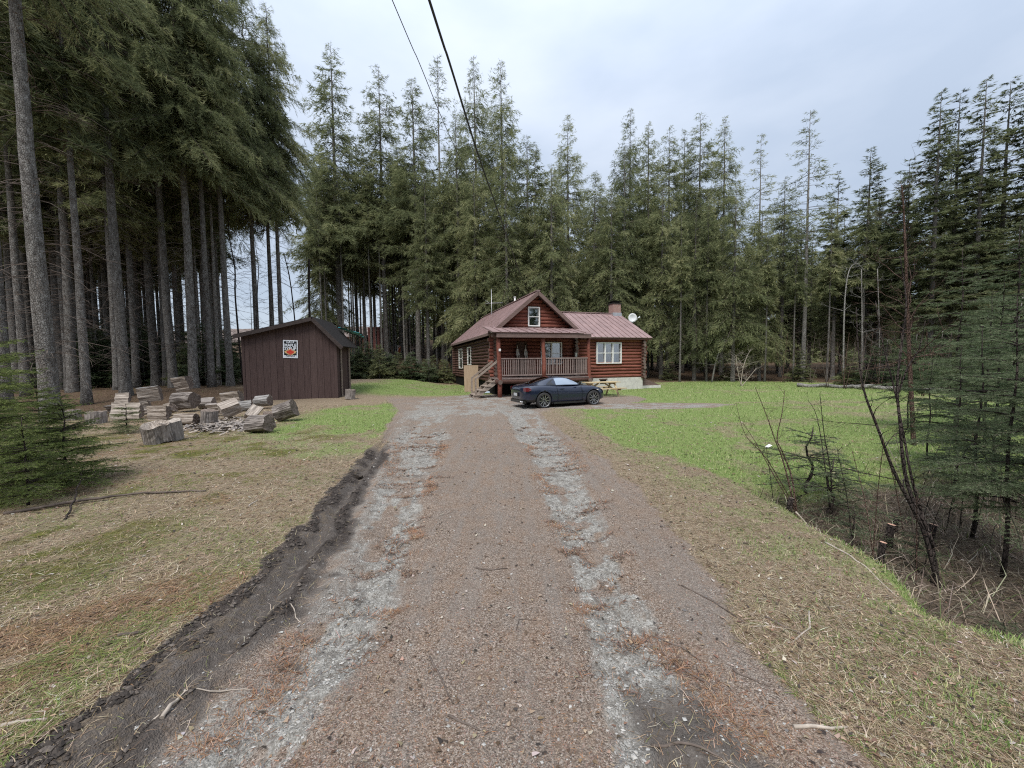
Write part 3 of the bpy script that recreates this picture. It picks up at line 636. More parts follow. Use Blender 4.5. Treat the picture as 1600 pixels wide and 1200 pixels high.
# pale dead-limbed stems between shed and cabin
for px, Y, h in ((505, 42, 15), (513, 44, 17), (525, 47, 19), (538, 43, 18), (552, 49, 17), (583, 45, 20), (598, 45, 19), (611, 52, 18), (634, 46, 21), (643, 50, 17), (655, 46, 19), (668, 48, 18), (684, 43, 18), (698, 41, 17), (706, 44, 18), (548, 54, 19), (565, 51, 20), (620, 56, 22), (590, 58, 20)):
    x = XB(px, Y); pts_used.append((x, Y))
    tree('pale', x, Y, h + 4, 'thin pale trunk standing ' + where(PLACES_B, x, Y), 'thin pale trunks ' + where(PLACES_B, x, Y), rw=1.0)
def fill(n, xf, yr, keys, Hs, lab, grp, d, nm='spruce_tree', seed=1, pl=None):
    r2 = random.Random(seed); c = 0; tr = 0
    while c < n and tr < n * 40:
        tr += 1; y = r2.uniform(*yr); a, b = xf(y); x = r2.uniform(a, b)
        if not clear(x, y, d): continue
        w_ = where(pl, x, y); tree(r2.choice(keys), x, y, r2.uniform(*Hs), lab + ' ' + w_, grp + ' ' + w_, rw=r2.uniform(.8, 1.15), name=nm); c += 1
fill(40, lambda y: (-.48 * y, -.10 * y), (46, 66), ('inner', 'innerB', 'tallB', 'inner', 'innerB'), (20, 27), 'dark slender trunk in the wood', 'dark slender trunks', 1.9, seed=3, pl=PLACES_B)
fill(52, lambda y: (-.12 * y, .52 * y), (37, 62), ('inner', 'innerB', 'lowB', 'tallB'), (17, 23), 'dark spruce deep in the wood', 'dark spruces', 2.0, seed=4, pl=PLACES_C)
fill(46, lambda y: (.52 * y, 1.38 * y), (31, 54), ('inner', 'firB', 'innerB', 'firA', 'lowB'), (14, 19), 'dark conifer deep in the wood', 'dark conifers', 2.0, nm='conifer_tree', seed=6, pl=PLACES_R)
for px, Y, h in ((1062, 33, 9), (1104, 33, 10), (1195, 32, 8), (1292, 31, 9), (1240, 31.5, 8)):
    w_ = where(PLACES_C + [(9999, '')] if px < 1260 else PLACES_R, XB(px, Y), Y); tree('innerB', XB(px, Y), Y, h + 5, 'thin grey pole trunk at the lawn edge ' + w_, 'thin trunks along the lawn edge', rw=.85)
r5 = random.Random(17)
for i in range(46):
    px = r5.uniform(-15, 350); Y = r5.uniform(20.5, 40); x = XB(px, Y)
    if not clear(x, Y, 1.0): continue
    w_ = where(PLACES_L, x, Y); tree(r5.choice(('innerB', 'pale', 'inner')), x, Y, r5.uniform(19, 26), 'slim grey pole trunk in the wood ' + w_, 'slim poles of the left wood ' + w_, rw=r5.uniform(.75, 1.0))
# young growth under the trees
r3 = random.Random(11)
for px in range(545, 712, 9):
    Y = r3.uniform(33.8, 36.5); x = XB(px + r3.uniform(-4, 4), Y)
    tree(r3.choice(('young', 'youngB')), x, Y, r3.uniform(1.7, 3.4), 'young spruce in the low dark row between the shed and the cabin', 'young spruces between shed and cabin', 'young tree', rw=r3.uniform(.9, 1.3), name='young_spruce')
for i in range(75):
    px = r3.uniform(-20, 372); Y = r3.uniform(25, 42); x = XB(px, Y)
    tree(r3.choice(('young', 'youngB')), x, Y, r3.uniform(2.2, 5.2) * (Y / 30), 'young spruce in the shade ' + where(PLACES_L, x, Y), 'young spruces under the left wood', 'young tree', rw=r3.uniform(.9, 1.25), name='young_spruce')
for px, Y, h, lab in ((1250, 31.5, 2.6, 'bushy young spruce at the foot of the long pale trunk'), (1045, 35, 1.8, 'low young spruce right of the cellar hatch'), (1135, 34, 1.6, 'low young spruce behind the lawn edge trunks'),
                 (1330, 27, 2.4, 'young spruce behind the long fallen log'), (1385, 25, 3.0, 'young fir behind the bare forked tree'), (1470, 22, 3.4, 'young fir behind the right thicket'), (1540, 20, 4.2, 'young fir deep at the right edge'), (1590, 17, 4.5, 'tall young fir at the right edge behind the thicket'), (1430, 26, 3.4, 'young fir right of the reddish bare tree')):
    tree('youngB' if px > 1340 else 'young', XB(px, Y), Y, h, lab, None, 'young tree', rw=1.2, name='young_spruce' if px < 1340 else 'young_fir')
# far wood behind everything, one mass
g_ = np.random.default_rng(4); Vs = []; n0 = 0
for i in range(120):
    y = g_.uniform(66, 95); x = g_.uniform(-.30, 1.35) * y; z = float(hill(np.array(x), np.array(y))); H = g_.uniform(15, 19) + (y - 66) * .1
    m = 1500; u = g_.random(m) ** .6; a = g_.random(m) * 6.283; r = (3.2 * u ** .7) * np.sqrt(g_.random(m)); zz = z + H * (1 - u)
    p = np.stack([x + r * np.cos(a), y + r * np.sin(a), zz], -1); d = np.stack([np.cos(a) * .6, np.sin(a) * .6, -.5 * g_.random(m)], -1) + g_.normal(0, .2, (m, 3))
    w = np.cross(d, g_.normal(0, 1, (m, 3))); w /= np.linalg.norm(w, axis=1)[:, None] + 1e-6
    Vs.append(np.stack([p - w * .16, p + w * .16, p + d * 1.2], 1).reshape(-1, 3))
V = np.concatenate(Vs); N = len(V) // 3
tag(link('forest', np_mesh('forest', V, np.arange(3 * N).reshape(N, 3), MT['spruce_needles'], fattr={'tint': np.clip(g_.normal(.35, .15, N), 0, 1)})), 'far dark conifer wood closing the view behind the trunks', None, None, 'stuff')

# unseen wood behind the camera, added to darken reflections in the car and windows
Vs = []
for i in range(70):
    y = g_.uniform(-45, -22); x = g_.uniform(-48, 48); z = 0; H = g_.uniform(13, 20)
    m = 900; u = g_.random(m) ** .6; a = g_.random(m) * 6.283; r = (3.2 * u ** .7) * np.sqrt(g_.random(m)); zz = z + H * (1 - u)
    p = np.stack([x + r * np.cos(a), y + r * np.sin(a), zz], -1); d = np.stack([np.cos(a) * .6, np.sin(a) * .6, -.5 * g_.random(m)], -1) + g_.normal(0, .2, (m, 3))
    w = np.cross(d, g_.normal(0, 1, (m, 3))); w /= np.linalg.norm(w, axis=1)[:, None] + 1e-6
    Vs.append(np.stack([p - w * .2, p + w * .2, p + d * 1.3], 1).reshape(-1, 3))
V = np.concatenate(Vs); N = len(V) // 3
tag(link('forest', np_mesh('forest', V, np.arange(3 * N).reshape(N, 3), MT['spruce_needles'], fattr={'tint': np.clip(g_.normal(.35, .15, N), 0, 1)})), 'unseen conifer wood across the road, added for its dark reflections', None, None, 'stuff')
# ------------------------------------------------------------------ building materials
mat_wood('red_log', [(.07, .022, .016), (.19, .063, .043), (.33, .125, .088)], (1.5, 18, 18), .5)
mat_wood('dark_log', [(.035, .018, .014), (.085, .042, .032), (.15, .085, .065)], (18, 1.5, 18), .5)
mat_wood('log_end', [(.07, .048, .04), (.15, .11, .09), (.25, .2, .17)], (9, 9, 9), .4)
mat_wood('brown_trim', [(.10, .062, .052), (.165, .112, .098), (.22, .16, .145)], (2, 14, 14), .25)
mat_wood('rail_wood', [(.13, .09, .08), (.235, .18, .162), (.34, .275, .25)], (9, 9, 1.5), .3)
mat_wood('old_wood', [(.16, .12, .095), (.29, .235, .19), (.40, .34, .29)], (3, 14, 14), .4)
mat_wood('plywood', [(.27, .19, .125), (.38, .28, .19), (.45, .345, .245)], (9, 9, 1.2), .15)
mat_wood('new_wood', [(.33, .25, .13), (.47, .37, .215), (.56, .455, .285)], (2, 18, 18), .3)
mat_wood('shed_board', [(.043, .027, .025), (.075, .048, .044), (.108, .073, .066)], (16, 16, 1.0), .35)
mat_wood('shed_trim', [(.03, .022, .02), (.055, .042, .038), (.09, .07, .065)], (3, 14, 14), .3)
simple('roof_metal', (.262, .176, .168), .48, .5, .22, 1.6)
simple('white_paint', (.74, .73, .70), .5, .4, .08, 8)
simple('concrete', (.55, .53, .49), .9, .2, .2, 5, .2)
simple('dark_void', (.012, .011, .010), .9, .1)
simple('metal_grey', (.45, .45, .46), .4, .5, .1, 8, metal=.6)
simple('dish_white', (.72, .73, .74), .45, .4, .05)
simple('door_wood', (.075, .04, .03), .6, .3, .3, 6, .2, (12, 12, 1))
simple('curtain', (.55, .60, .68), .9, .1, .12, 9)
simple('tarp_teal', (.03, .30, .33), .45, .4, .35, 6, .3)
simple('plastic_pale', (.42, .50, .58), .4, .4, .15, 4)
simple('brass_light', (.62, .60, .55), .4, .4, .1)
simple('shingle', (.032, .029, .028), .95, .1, .4, 14, .3)
t = NT('brick', .9, .2); bt = t.n.new('ShaderNodeTexBrick'); sx_ = t.n.new('ShaderNodeSeparateXYZ'); t.l.new(t.co(), sx_.inputs[0]); cb_ = t.n.new('ShaderNodeCombineXYZ'); t.l.new(t.math('ADD', sx_.outputs[0], sx_.outputs[1]), cb_.inputs[0]); t.l.new(sx_.outputs[2], cb_.inputs[1]); t.l.new(cb_.outputs[0], bt.inputs['Vector'])
bt.inputs['Scale'].default_value = 6; bt.inputs['Color1'].default_value = (.22, .085, .065, 1); bt.inputs['Color2'].default_value = (.31, .14, .11, 1); bt.inputs['Mortar'].default_value = (.42, .39, .36, 1); bt.inputs['Mortar Size'].default_value = .03
t.base(bt.outputs[0]); MT['brick'] = t.m
t = NT('window_glass', .06, .6); o_ = [q for q in t.n if q.type == 'OUTPUT_MATERIAL'][0]
tr = t.n.new('ShaderNodeBsdfTransparent'); tr.inputs[0].default_value = (.75, .8, .85, 1); gl = t.n.new('ShaderNodeBsdfGlossy'); gl.inputs['Roughness'].default_value = .03
fr = t.n.new('ShaderNodeLayerWeight'); fr.inputs[0].default_value = .45; mm = t.n.new('ShaderNodeMixShader')
t.l.new(t.math('MULTIPLY_ADD', fr.outputs[0], .6, .22, clamp=True), mm.inputs[0]); t.l.new(tr.outputs[0], mm.inputs[1]); t.l.new(gl.outputs[0], mm.inputs[2]); t.l.new(mm.outputs[0], o_.inputs[0]); MT['window_glass'] = t.m

# ------------------------------------------------------------------ the cabin
YAW = rad(18); OY = 22.25
O = (XB(773, OY), OY); U = (math.cos(YAW), math.sin(YAW)); Vd = (-math.sin(YAW), math.cos(YAW))
def loc_on(t_, px, z=1.5): return along((O[0] + Vd[0] * t_, O[1] + Vd[1] * t_), U, px, z)
def loc_back(s_, px, z=1.5): return along((O[0] + U[0] * s_, O[1] + U[1] * s_), Vd, px, z)
cab = thing('log_cabin', 'red stained log cabin with pink metal roof, railed porch and white windows', 'cabin', (O[0], O[1], 0), YAW)
W1 = loc_on(0, 897); W2 = loc_on(0, 1003); LEN = 13.0
FZ = .98                                                    # porch floor
D = .205
lr = random.Random(3)
def log(a, b, r, mat, n=10):
    a = Vector(a); b = Vector(b); k = max(2, int((b - a).length / .7)); m = MB()
    m.tube([a.lerp(b, i / k) + Vector((0, 0, lr.uniform(-.012, .012))) for i in range(k + 1)], [r * lr.uniform(.93, 1.06) for _ in range(k + 1)], n, 0, capmi=1)
    return m.build('log', [MT[mat], MT['log_end']], cab)
def log_row(axis, fixed, a, b, z, r, mat, holes=()):
    segs = [(a, b)]
    for (h0, h1, z0, z1) in holes:
        if z0 - .03 < z < z1 + .03:
            ns = []
            for (p, q) in segs:
                if h1 <= p or h0 >= q: ns.append((p, q)); continue
                if h0 > p + .05: ns.append((p, h0))
                if h1 < q - .05: ns.append((h1, q))
            segs = ns
    for p, q in segs:
        if axis == 'x': log((p, fixed, z), (q, fixed, z), r, mat)
        else: log((fixed, p, z), (fixed, q, z), r, mat)
def window(name, x0, x1, z0, z1, y, ncol, facing='y', trim=.07, label=None):
    # frame parts live under one frame mesh; panes are sub-parts
    f = MB(); fw = trim; d0, d1 = (-.16, .06) if facing == 'y' else (-.115, .06)
    B = (lambda a, b, c, d, e, g: f.box(a, b, y + c, y + d, e, g)) if facing == 'y' else (lambda a, b, c, d, e, g: f.box(y + c, y + d, a, b, e, g))
    B(x0 - fw, x1 + fw, d0, d1, z0 - fw, z0); B(x0 - fw, x1 + fw, d0, d1, z1, z1 + fw)
    B(x0 - fw, x0, d0, d1, z0, z1); B(x1, x1 + fw, d0, d1, z0, z1)
    w = (x1 - x0) / ncol
    for i in range(1, ncol): B(x0 + i * w - fw * .55, x0 + i * w + fw * .55, d0 + .012, d1 - .01, z0, z1)
    for i in range(ncol):
        a = x0 + i * w + (fw * .55 if i else 0); b = x0 + (i + 1) * w - (fw * .55 if i < ncol - 1 else 0); zm = (z0 + z1) / 2
        B(a, b, d0 + .03, d1 - .02, zm - .022, zm + .022)
    fo = f.build('window_frame', MT['white_paint'], cab)
    if label: fo['label'] = label
    for i in range(ncol):
        a = x0 + i * w + (fw * .55 if i else 0); b = x0 + (i + 1) * w - (fw * .55 if i < ncol - 1 else 0); zm = (z0 + z1) / 2
        for (p, q) in ((z0, zm - .022), (zm + .022, z1)):
            g2 = MB()
            if facing == 'y': g2.box(a, b, y - .06, y - .05, p, q)
            else: g2.box(y - .06, y - .05, a, b, p, q)
            g2.build('pane', MT['window_glass'], fo)
    return fo
# openings
dx0, dx1 = loc_on(0, 806), loc_on(0, 823)
w2a, w2b = loc_on(0, 846, 2), loc_on(0, 875, 2)
wwa, wwb = loc_on(0, 932, 2), loc_on(0, 968, 2)
EZ = 3.3
fh = [(dx0, dx1, FZ, 3.02), (w2a, w2b, 1.75, 2.95)]
wh = [(wwa, wwb, 1.75, 2.95)]
z = .88; k = 0
while z < 3.75:
    log_row('x', 0, -.32 + lr.uniform(-.08, .06), W1 + .3 + lr.uniform(-.06, .08), z, .104, 'red_log', fh)
    z += D; k += 1
z = .88
while z < EZ:
    log_row('x', .02, W1 + .12, W2 + .30 + lr.uniform(-.05, .07), z, .104, 'red_log', wh); z += D
lw = [(loc_back(0, 737.5, 2), loc_back(0, 732.5, 2), 1.75, 2.95), (loc_back(0, 724, 2), loc_back(0, 719, 2), 1.45, 2.95)]
z = .78
while z < 3.3:
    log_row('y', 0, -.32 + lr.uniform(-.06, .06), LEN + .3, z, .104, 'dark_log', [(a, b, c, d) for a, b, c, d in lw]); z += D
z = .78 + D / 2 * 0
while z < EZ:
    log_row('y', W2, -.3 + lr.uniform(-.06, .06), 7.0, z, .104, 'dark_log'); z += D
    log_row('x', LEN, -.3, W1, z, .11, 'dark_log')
z = .98
while z < 3.7:                                              # short crossing ends on the porch corner
    log((W1, -.36 + lr.uniform(-.06, .05), z), (W1, .2, z), .108, 'dark_log'); z += D
# gable logs
RX = W1 / 2 + .02; RZ = 5.95; EZM = 3.52; HS = RX + .36; sl_ = (RZ - EZM) / HS
gw0, gw1 = loc_on(0, 825.5, 4.6), loc_on(0, 840.5, 4.6)
z = 3.78
while z < RZ - .3:
    hw = (RZ - z - .14) / sl_ - .06
    log_row('x', 0, RX - hw, RX + hw, z, .11, 'red_log', [(gw0, gw1, 3.98, 5.0)]); z += D
# inner lining so no daylight shows between logs
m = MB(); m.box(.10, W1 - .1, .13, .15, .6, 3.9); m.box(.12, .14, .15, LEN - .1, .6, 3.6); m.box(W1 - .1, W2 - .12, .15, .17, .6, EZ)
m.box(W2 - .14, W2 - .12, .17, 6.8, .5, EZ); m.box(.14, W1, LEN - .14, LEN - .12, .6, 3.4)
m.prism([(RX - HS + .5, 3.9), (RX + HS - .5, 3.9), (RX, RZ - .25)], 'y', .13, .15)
MT_in = simple('room_shade', (.018, .013, .011), .9, .1)
# near-black lining passes behind the panes, standing in for unlit rooms and log-gap shade
m.build('shade_lining', MT_in, cab)
window('w', w2a, w2b, 1.75, 2.95, -.0, 2)
window('w', wwa, wwb, 1.75, 2.95, .02, 3)
window('w', gw0, gw1, 4.0, 5.0, 0, 1)
for a, b, c, d in lw: window('w', a, b, c, d, 0, 1, 'x', trim=.06)
# curtains behind the wing window
m = MB(); ww = (wwb - wwa) / 3
def drape(a, b, z0, z1):
    n = 14; vs = []
    for i in range(n + 1):
        x = a + (b - a) * i / n; y = .085 + .02 * math.sin(i * 1.9); vs += [(x, y, z0), (x, y, z1)]
    m.add(vs, [(2 * i, 2 * i + 2, 2 * i + 3, 2 * i + 1) for i in range(n)], 0, True)
drape(wwa + 2 * ww + .12, wwb - .02, 1.8, 2.9); drape(wwa + ww + .04, wwa + 1.5 * ww, 2.5, 2.92); drape(wwa + 1.6 * ww, wwa + 2 * ww - .03, 2.3, 2.92); drape(wwa + .04, wwa + .22, 1.8, 2.9)
m.build('curtain', MT['curtain'], cab, fix=False)
# door with ornaments
m = MB(); m.box(dx0 + .07, dx1 - .07, -.02, .04, FZ + .06, 2.94); dr = m.build('door', MT['door_wood'], cab)
m = MB()
for a, b, c, d in ((dx0, dx0 + .07, FZ, 3.02), (dx1 - .07, dx1, FZ, 3.02), (dx0 + .07, dx1 - .07, 2.94, 3.02)): m.box(a, b, -.10, .1, c, d)
m.build('door_frame', MT['door_wood'], cab)
m = MB(); m.tube([(dx0 + .16, -.03, 1.95), (dx0 + .16, -.09, 1.95)], .03, 8); m.build('handle', MT['brass_light'], dr)
for px, zz in ((808, 2.6), (820.5, 2.6)):
    x = loc_on(-.1, px, 2.5); m = MB()
    m.tube([(x, -.19, 2.85), (x, -.19, 2.55)], .012, 6)
    for i in range(5): m.tube([(x - .08 + .04 * i, -.19, 2.52 + .05 * math.sin(i)), (x - .08 + .04 * i + .02, -.2, 2.1 + .12 * math.cos(i * 2))], .015, 6)
    m.lathe([(.0, 2.62), (.07, 2.58), (.08, 2.52), (.0, 2.5)], 10, 0, 'z'); 
    v0 = len(m.v)
    m.v = [(p[0] + (x if i >= v0 - 40 else 0), p[1] - (.19 if i >= v0 - 40 else 0), p[2]) for i, p in enumerate(m.v)]
    o_ = m.build('wind_chime', MT['brass_light']); o_.matrix_world = Matrix.Translation((O[0], O[1], 0)) @ Matrix.Rotation(YAW, 4, 'Z')
    tag(o_, 'pale wind chime hanging %s of the dark porch door' % ('on the left side' if px < 810 else 'on the right side'), 'wind chime')
# foundation
m = MB(); m.box(W1 + .3, W2 + .02, -.06, .1, -.3, .775); m.box(W2 - .08, W2 + .02, .1, 6.6, -.3, .775); m.build('foundation', MT['concrete'], cab)
m = MB(); m.box(.1, W1 + .3, -.04, .1, -.3, .775); m.box(-.02, .1, -.04, LEN, -.3, .66); m.build('foundation', MT['dark_void'], cab)  # near-black colour stands in for the shade under porch and floor
fv = MB(); fx = loc_on(-.1, 943, .6); fv.box(fx - .22, fx + .22, -.075, -.05, .42, .68, 1); fv.box(fx - .30, fx + .30, -.085, -.05, .68, .74, 0); fv.build('foundation_vent', [MT['brown_trim'], MT['dark_void']], cab)
# porch
PD = 1.85; PL = loc_on(-PD, 780); PR = loc_on(-PD, 920); PM = loc_on(-PD, 849.5)
for i in range(int(PD / .14)):
    y0 = -PD - .08 + i * .145; m = MB(); m.box(PL - .1, PR + .1, y0, y0 + .138, FZ - .05, FZ + lr.uniform(-.004, .004)); m.build('floor_board', MT['rail_wood'], cab)
log((PL - .25, -PD, FZ - .17), (PR + .2, -PD, FZ - .17), .12, 'dark_log')
log((PL, -PD - .2, FZ - .2), (PL, -.1, FZ - .2), .12, 'dark_log'); log((PR, -PD - .2, FZ - .2), (PR, -.1, FZ - .2), .12, 'dark_log')
def post(x, z0, z1, r=.105):
    m = MB(); m.tube([(x + .03 * math.sin(i), -PD, z0 + (z1 - z0) * i / 5) for i in range(6)], [r * lr.uniform(.93, 1.07) for _ in range(6)], 12, capmi=1); return m.build('porch_post', [MT['red_log'], MT['log_end']], cab)
post(PL, -.2, 3.2, .12); post(PM, FZ + .003, 3.2); post(PR, -.2, 3.2, .1)
for a, b in ((PL + .1, PM - .1), (PM + .1, PR - .09)):
    m = MB(); m.box(a, b, -PD - .045, -PD + .045, 2.0, 2.06); m.build('top_rail', MT['rail_wood'], cab)
    m = MB(); m.box(a, b, -PD - .03, -PD + .03, 1.1, 1.17); m.build('bottom_rail', MT['rail_wood'], cab)
    n = int((b - a) / .112)
    me = None
    for i in range(n):
        x = a + (i + .6) * (b - a) / n
        if me is None:
            bm_ = MB(); bm_.box(-.02, .02, -.02, .02, 1.172, 1.998); me = bm_.mesh('baluster'); me.materials.append(MT['rail_wood'])
        o_ = link('baluster', me, cab); o_.location = (x, -PD, 0); o_.rotation_euler = (0, lr.uniform(-.012, .012), 0)
# side rail at the right end of the porch
m = MB(); m.box(PR - .03, PR + .03, -PD + .1, -.12, 2.0, 2.06); m.build('top_rail', MT['rail_wood'], cab)
for i in range(13):
    o_ = link('baluster', me, cab); o_.location = (PR, -PD + .2 + i * .12, 0)
# porch roof
PX0, PX1 = loc_on(-PD - .3, 768, 3.4), loc_on(-PD - .3, 927, 3.4)
zb_, zf_ = 3.86, 3.42; n = 12
for i in range(n):
    a = PX0 + (PX1 - PX0) * i / n; b = PX0 + (PX1 - PX0) * (i + 1) / n - .006
    m = MB(); m.slab((a, -PD - .32, zf_), (b, -PD - .32, zf_), (b, -.12, zb_), (a, -.12, zb_), .03)
    m.slab((a, -PD - .325, zf_ + .035), (a + .04, -PD - .325, zf_ + .035), (a + .04, -.12, zb_ + .035), (a, -.12, zb_ + .035), .03); m.build('porch_roof_panel', MT['roof_metal'], cab)
m = MB(); m.box(PX0 + .28, PX1 - .1, -PD - .27, -PD - .2, 3.14, 3.36); m.build('fascia', MT['brown_trim'], cab)
log((PX0 + .1, -PD, 3.23), (PX1 - .15, -PD, 3.23), .09, 'dark_log')
for x in (PL - .05, PM, PR): log((x, -PD - .1, 3.28), (x, -.1, 3.5), .07, 'dark_log')
# main roof
RF, RB = -.48, LEN + .45
def roof_plane(x_e, z_e, y0, y1, n, name='roof_panel'):
    for i in range(n):
        a = y0 + (y1 - y0) * i / n; b = y0 + (y1 - y0) * (i + 1) / n - .005
        m = MB(); s_ = 1 if x_e < RX else -1
        q = [(x_e, a, z_e), (x_e, b, z_e), (RX, b, RZ), (RX, a, RZ)]
        if s_ > 0: q = [(x_e, b, z_e), (x_e, a, z_e), (RX, a, RZ), (RX, b, RZ)]
        m.slab(*q, .05)
        up = .03; q2 = [(p[0], a + (.045 if p[1] == b else 0), p[2] + up) for p in q]; m.slab(*q2, .035)
        m.build(name, MT['roof_metal'], cab)
roof_plane(RX - HS, EZM, RF, RB, 30); roof_plane(RX + HS, EZM, RF, RB, 16)
m = MB(); m.beam((RX, RF - .02, RZ + .02), (RX, RB, RZ + .02), .22, .05); m.build('ridge_cap', MT['roof_metal'], cab)
for s_ in (-1, 1):
    m = MB(); m.beam((RX + s_ * (HS + .03), RF - .03, EZM - .16), (RX + s_ * .012, RF - .03, RZ - .13), .05, .2, up=(0, 0, 1)); m.build('barge_board', MT['brown_trim'], cab)
    m = MB(); m.slab(*( [(RX + s_ * (HS - .02), RF + .02, EZM - .09), (RX + s_ * (HS - .02), .1, EZM - .09), (RX + s_ * .02, .1, RZ - .10), (RX + s_ * .02, RF + .02, RZ - .10)]), .02); m.build('soffit', MT['brown_trim'], cab)
    log((RX + s_ * (HS - .3), RF + .1, EZM + .05), (RX + s_ * (HS - .3), .2, EZM + .05), .09, 'dark_log')
m = MB(); m.beam((RX - HS + .02, RF, EZM - .08), (RX - HS + .02, RB, EZM - .08), .04, .14); m.build('eave_board', MT['brown_trim'], cab)
m = MB(); m.tube([(RX - HS - .02, RF - .25, EZM - .02), (RX - HS + .5, RF - .3, EZM + .10)], .05, 8); m.build('gutter_elbow', MT['white_paint'], cab)
# wing roof
WE, WRZ, WR, WF = 3.32, 5.28, 3.3, -.42
xr = W2 + .5; n = int((xr - (RX + .5)) / .42)
for i in range(n):
    b = xr - i * .42; a = b - .412; xm = (a + b) / 2
    zmain = RZ - sl_ * abs(a - RX) if a < RX + HS else 0
    y0 = WF
    if zmain > WE: y0 = WF + (zmain - .06 - WE) / (WRZ - WE) * (WR - WF)
    if y0 > WR - .3: continue
    z0_ = WE + (WRZ - WE) * (y0 - WF) / (WR - WF)
    m = MB(); m.slab((a, y0, z0_), (b, y0, z0_), (b, WR, WRZ), (a, WR, WRZ), .05)
    m.slab((a, y0 - .004, z0_ + .035), (a + .05, y0 - .004, z0_ + .035), (a + .05, WR, WRZ + .035), (a, WR, WRZ + .035), .035)
    m.slab((b, 7.0, WE), (a, 7.0, WE), (a, WR + .01, WRZ), (b, WR + .01, WRZ), .05)
    m.build('wing_roof_panel', MT['roof_metal'], cab)
m = MB(); m.beam((RX + .9, WR, WRZ + .03), (xr, WR, WRZ + .03), .22, .05); m.build('ridge_cap', MT['roof_metal'], cab)
m = MB(); m.box(W1 + .3, xr - .02, WF + .05, WF + .08, WE - .13, WE - .055); m.build('fascia', MT['dark_log'], cab)  # dark tone paints in the shadow under the roof edge
m = MB(); m.box(W1 + .3, xr - .1, WF + .07, .1, WE - .1, WE - .08); m.build('soffit', MT['brown_trim'], cab)
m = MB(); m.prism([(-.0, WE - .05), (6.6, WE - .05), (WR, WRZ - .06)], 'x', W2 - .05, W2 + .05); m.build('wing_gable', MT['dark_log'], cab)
# chimney
cxm = loc_on(WR, 960.5, 5.5); m = MB(); m.box(cxm - .32, cxm + .32, WR - .3, WR + .3, WRZ - .5, 5.98); ch = m.build('chimney', MT['brick'], cab)
m = MB(); m.box(cxm - .36, cxm + .36, WR - .34, WR + .34, 5.982, 6.05); m.build('chimney_cap', MT['shingle'], ch)
m = MB(); m.box(cxm - .24, cxm + .24, WR - .22, WR + .22, 6.052, 6.14); m.box(cxm - .38, cxm + .38, WR - .36, WR + .36, 6.142, 6.18); m.build('chimney_hood', MT['dark_void'], ch)
m = MB(); m.box(cxm - .36, cxm + .36, WR - .36, WR + .36, WRZ - .4, WRZ + .06); m.build('flashing', MT['metal_grey'], ch)
# stairs at the left end
st_x0, st_x1 = PL - .15, PL - 1.35; nst = 4
for s_ in (-PD + .02, -PD + .98):
    m = MB(); m.beam((st_x0, s_, FZ - .13), (st_x1 - .05, s_, -.02), .05, .24); m.build('stair_stringer', MT['old_wood'], cab)
    m = MB(); m.beam((st_x0 + .05, s_, FZ + .92), (st_x1 + .05, s_, .98), .05, .10); m.build('hand_rail', MT['old_wood'], cab)
    m = MB(); m.box(st_x1 + .03, st_x1 + .11, s_ - .045, s_ + .045, -.1, .97); m.build('rail_post', MT['old_wood'], cab)
for i in range(nst):
    f = (i + .6) / nst; m = MB(); xx = st_x0 + (st_x1 - st_x0) * f; zz = FZ - .02 - (FZ - .1) * f; m.box(xx - .16, xx + .16, -PD - .06, -PD + 1.06, zz - .04, zz); m.build('stair_tread', MT['old_wood'], cab)
# porch lamp and small fittings
m = MB(); xl = loc_on(-.3, 898.5, 2.2); m.box(xl - .05, xl + .05, -.46, -.36, 2.12, 2.32); m.box(xl - .07, xl + .07, -.48, -.34, 2.32, 2.36); m.build('porch_lamp', MT['brass_light'], cab)
m = MB(); m.box(PL - .05, PL + .06, -PD - .17, -PD - .115, 2.42, 2.55); m.build('post_lamp', MT['white_paint'], cab)

def cab_thing(mb, name, mats, label, cat):
    o_ = mb.build(name, mats); o_.matrix_world = Matrix.Translation((O[0], O[1], 0)) @ Matrix.Rotation(YAW, 4, 'Z'); return tag(o_, label, cat)
# cellar hatch at the right end
t_h = thing('cellar_hatch', 'sloping brown cellar hatch on a concrete base at the right end of the cabin', 'cellar hatch', (O[0], O[1], 0), YAW)
m = MB(); m.prism([(.0, -.3), (2.0, -.3), (2.0, .2), (.0, .2)], 'x', W2 + .06, W2 + 1.5); m.build('base', MT['concrete'], t_h)
m = MB(); m.add([(W2 + .06, .02, .205), (W2 + 1.45, .02, .205), (W2 + 1.45, 1.9, .205), (W2 + .06, 1.9, .205), (W2 + .06, .02, .72), (W2 + .06, 1.9, .72)], [(0, 1, 4), (1, 2, 5, 4), (2, 3, 5), (0, 4, 5, 3), (0, 3, 2, 1)]); m.build('hatch_door', MT['brown_trim'], t_h)
# satellite dish
dp = PT(987.5, 497, 30.5); gxy = gz(dp.x, dp.y)
td = thing('satellite_dish', 'white satellite dish on a pole behind the right end of the wing roof', 'satellite dish', (dp.x, dp.y, gxy))
m = MB(); m.tube([(0, 0, -.1), (0, 0, dp.z - gxy - .1)], .035, 8); m.build('pole', MT['metal_grey'], td)
m = MB(); hz = dp.z - gxy
prof = [(.0, .0), (.12, .01), (.24, .045), (.34, .10), (.335, .12), (.23, .065), (.0, .03)]
m.lathe([(r_, -d_) for r_, d_ in prof], 20, 0, 'y'); m.v = [(p[0], p[1] * 1 - .05, p[2] * 1.05 + hz) for p in m.v]; m.build('dish', MT['dish_white'], td)
m = MB(); m.tube([(0, -.05, hz - .32), (.30, -.55, hz - .12)], .015, 6); m.tube([(.26, -.5, hz - .1), (.42, -.62, hz + .02)], .05, 8); m.build('feed_arm', MT['dish_white'], td)
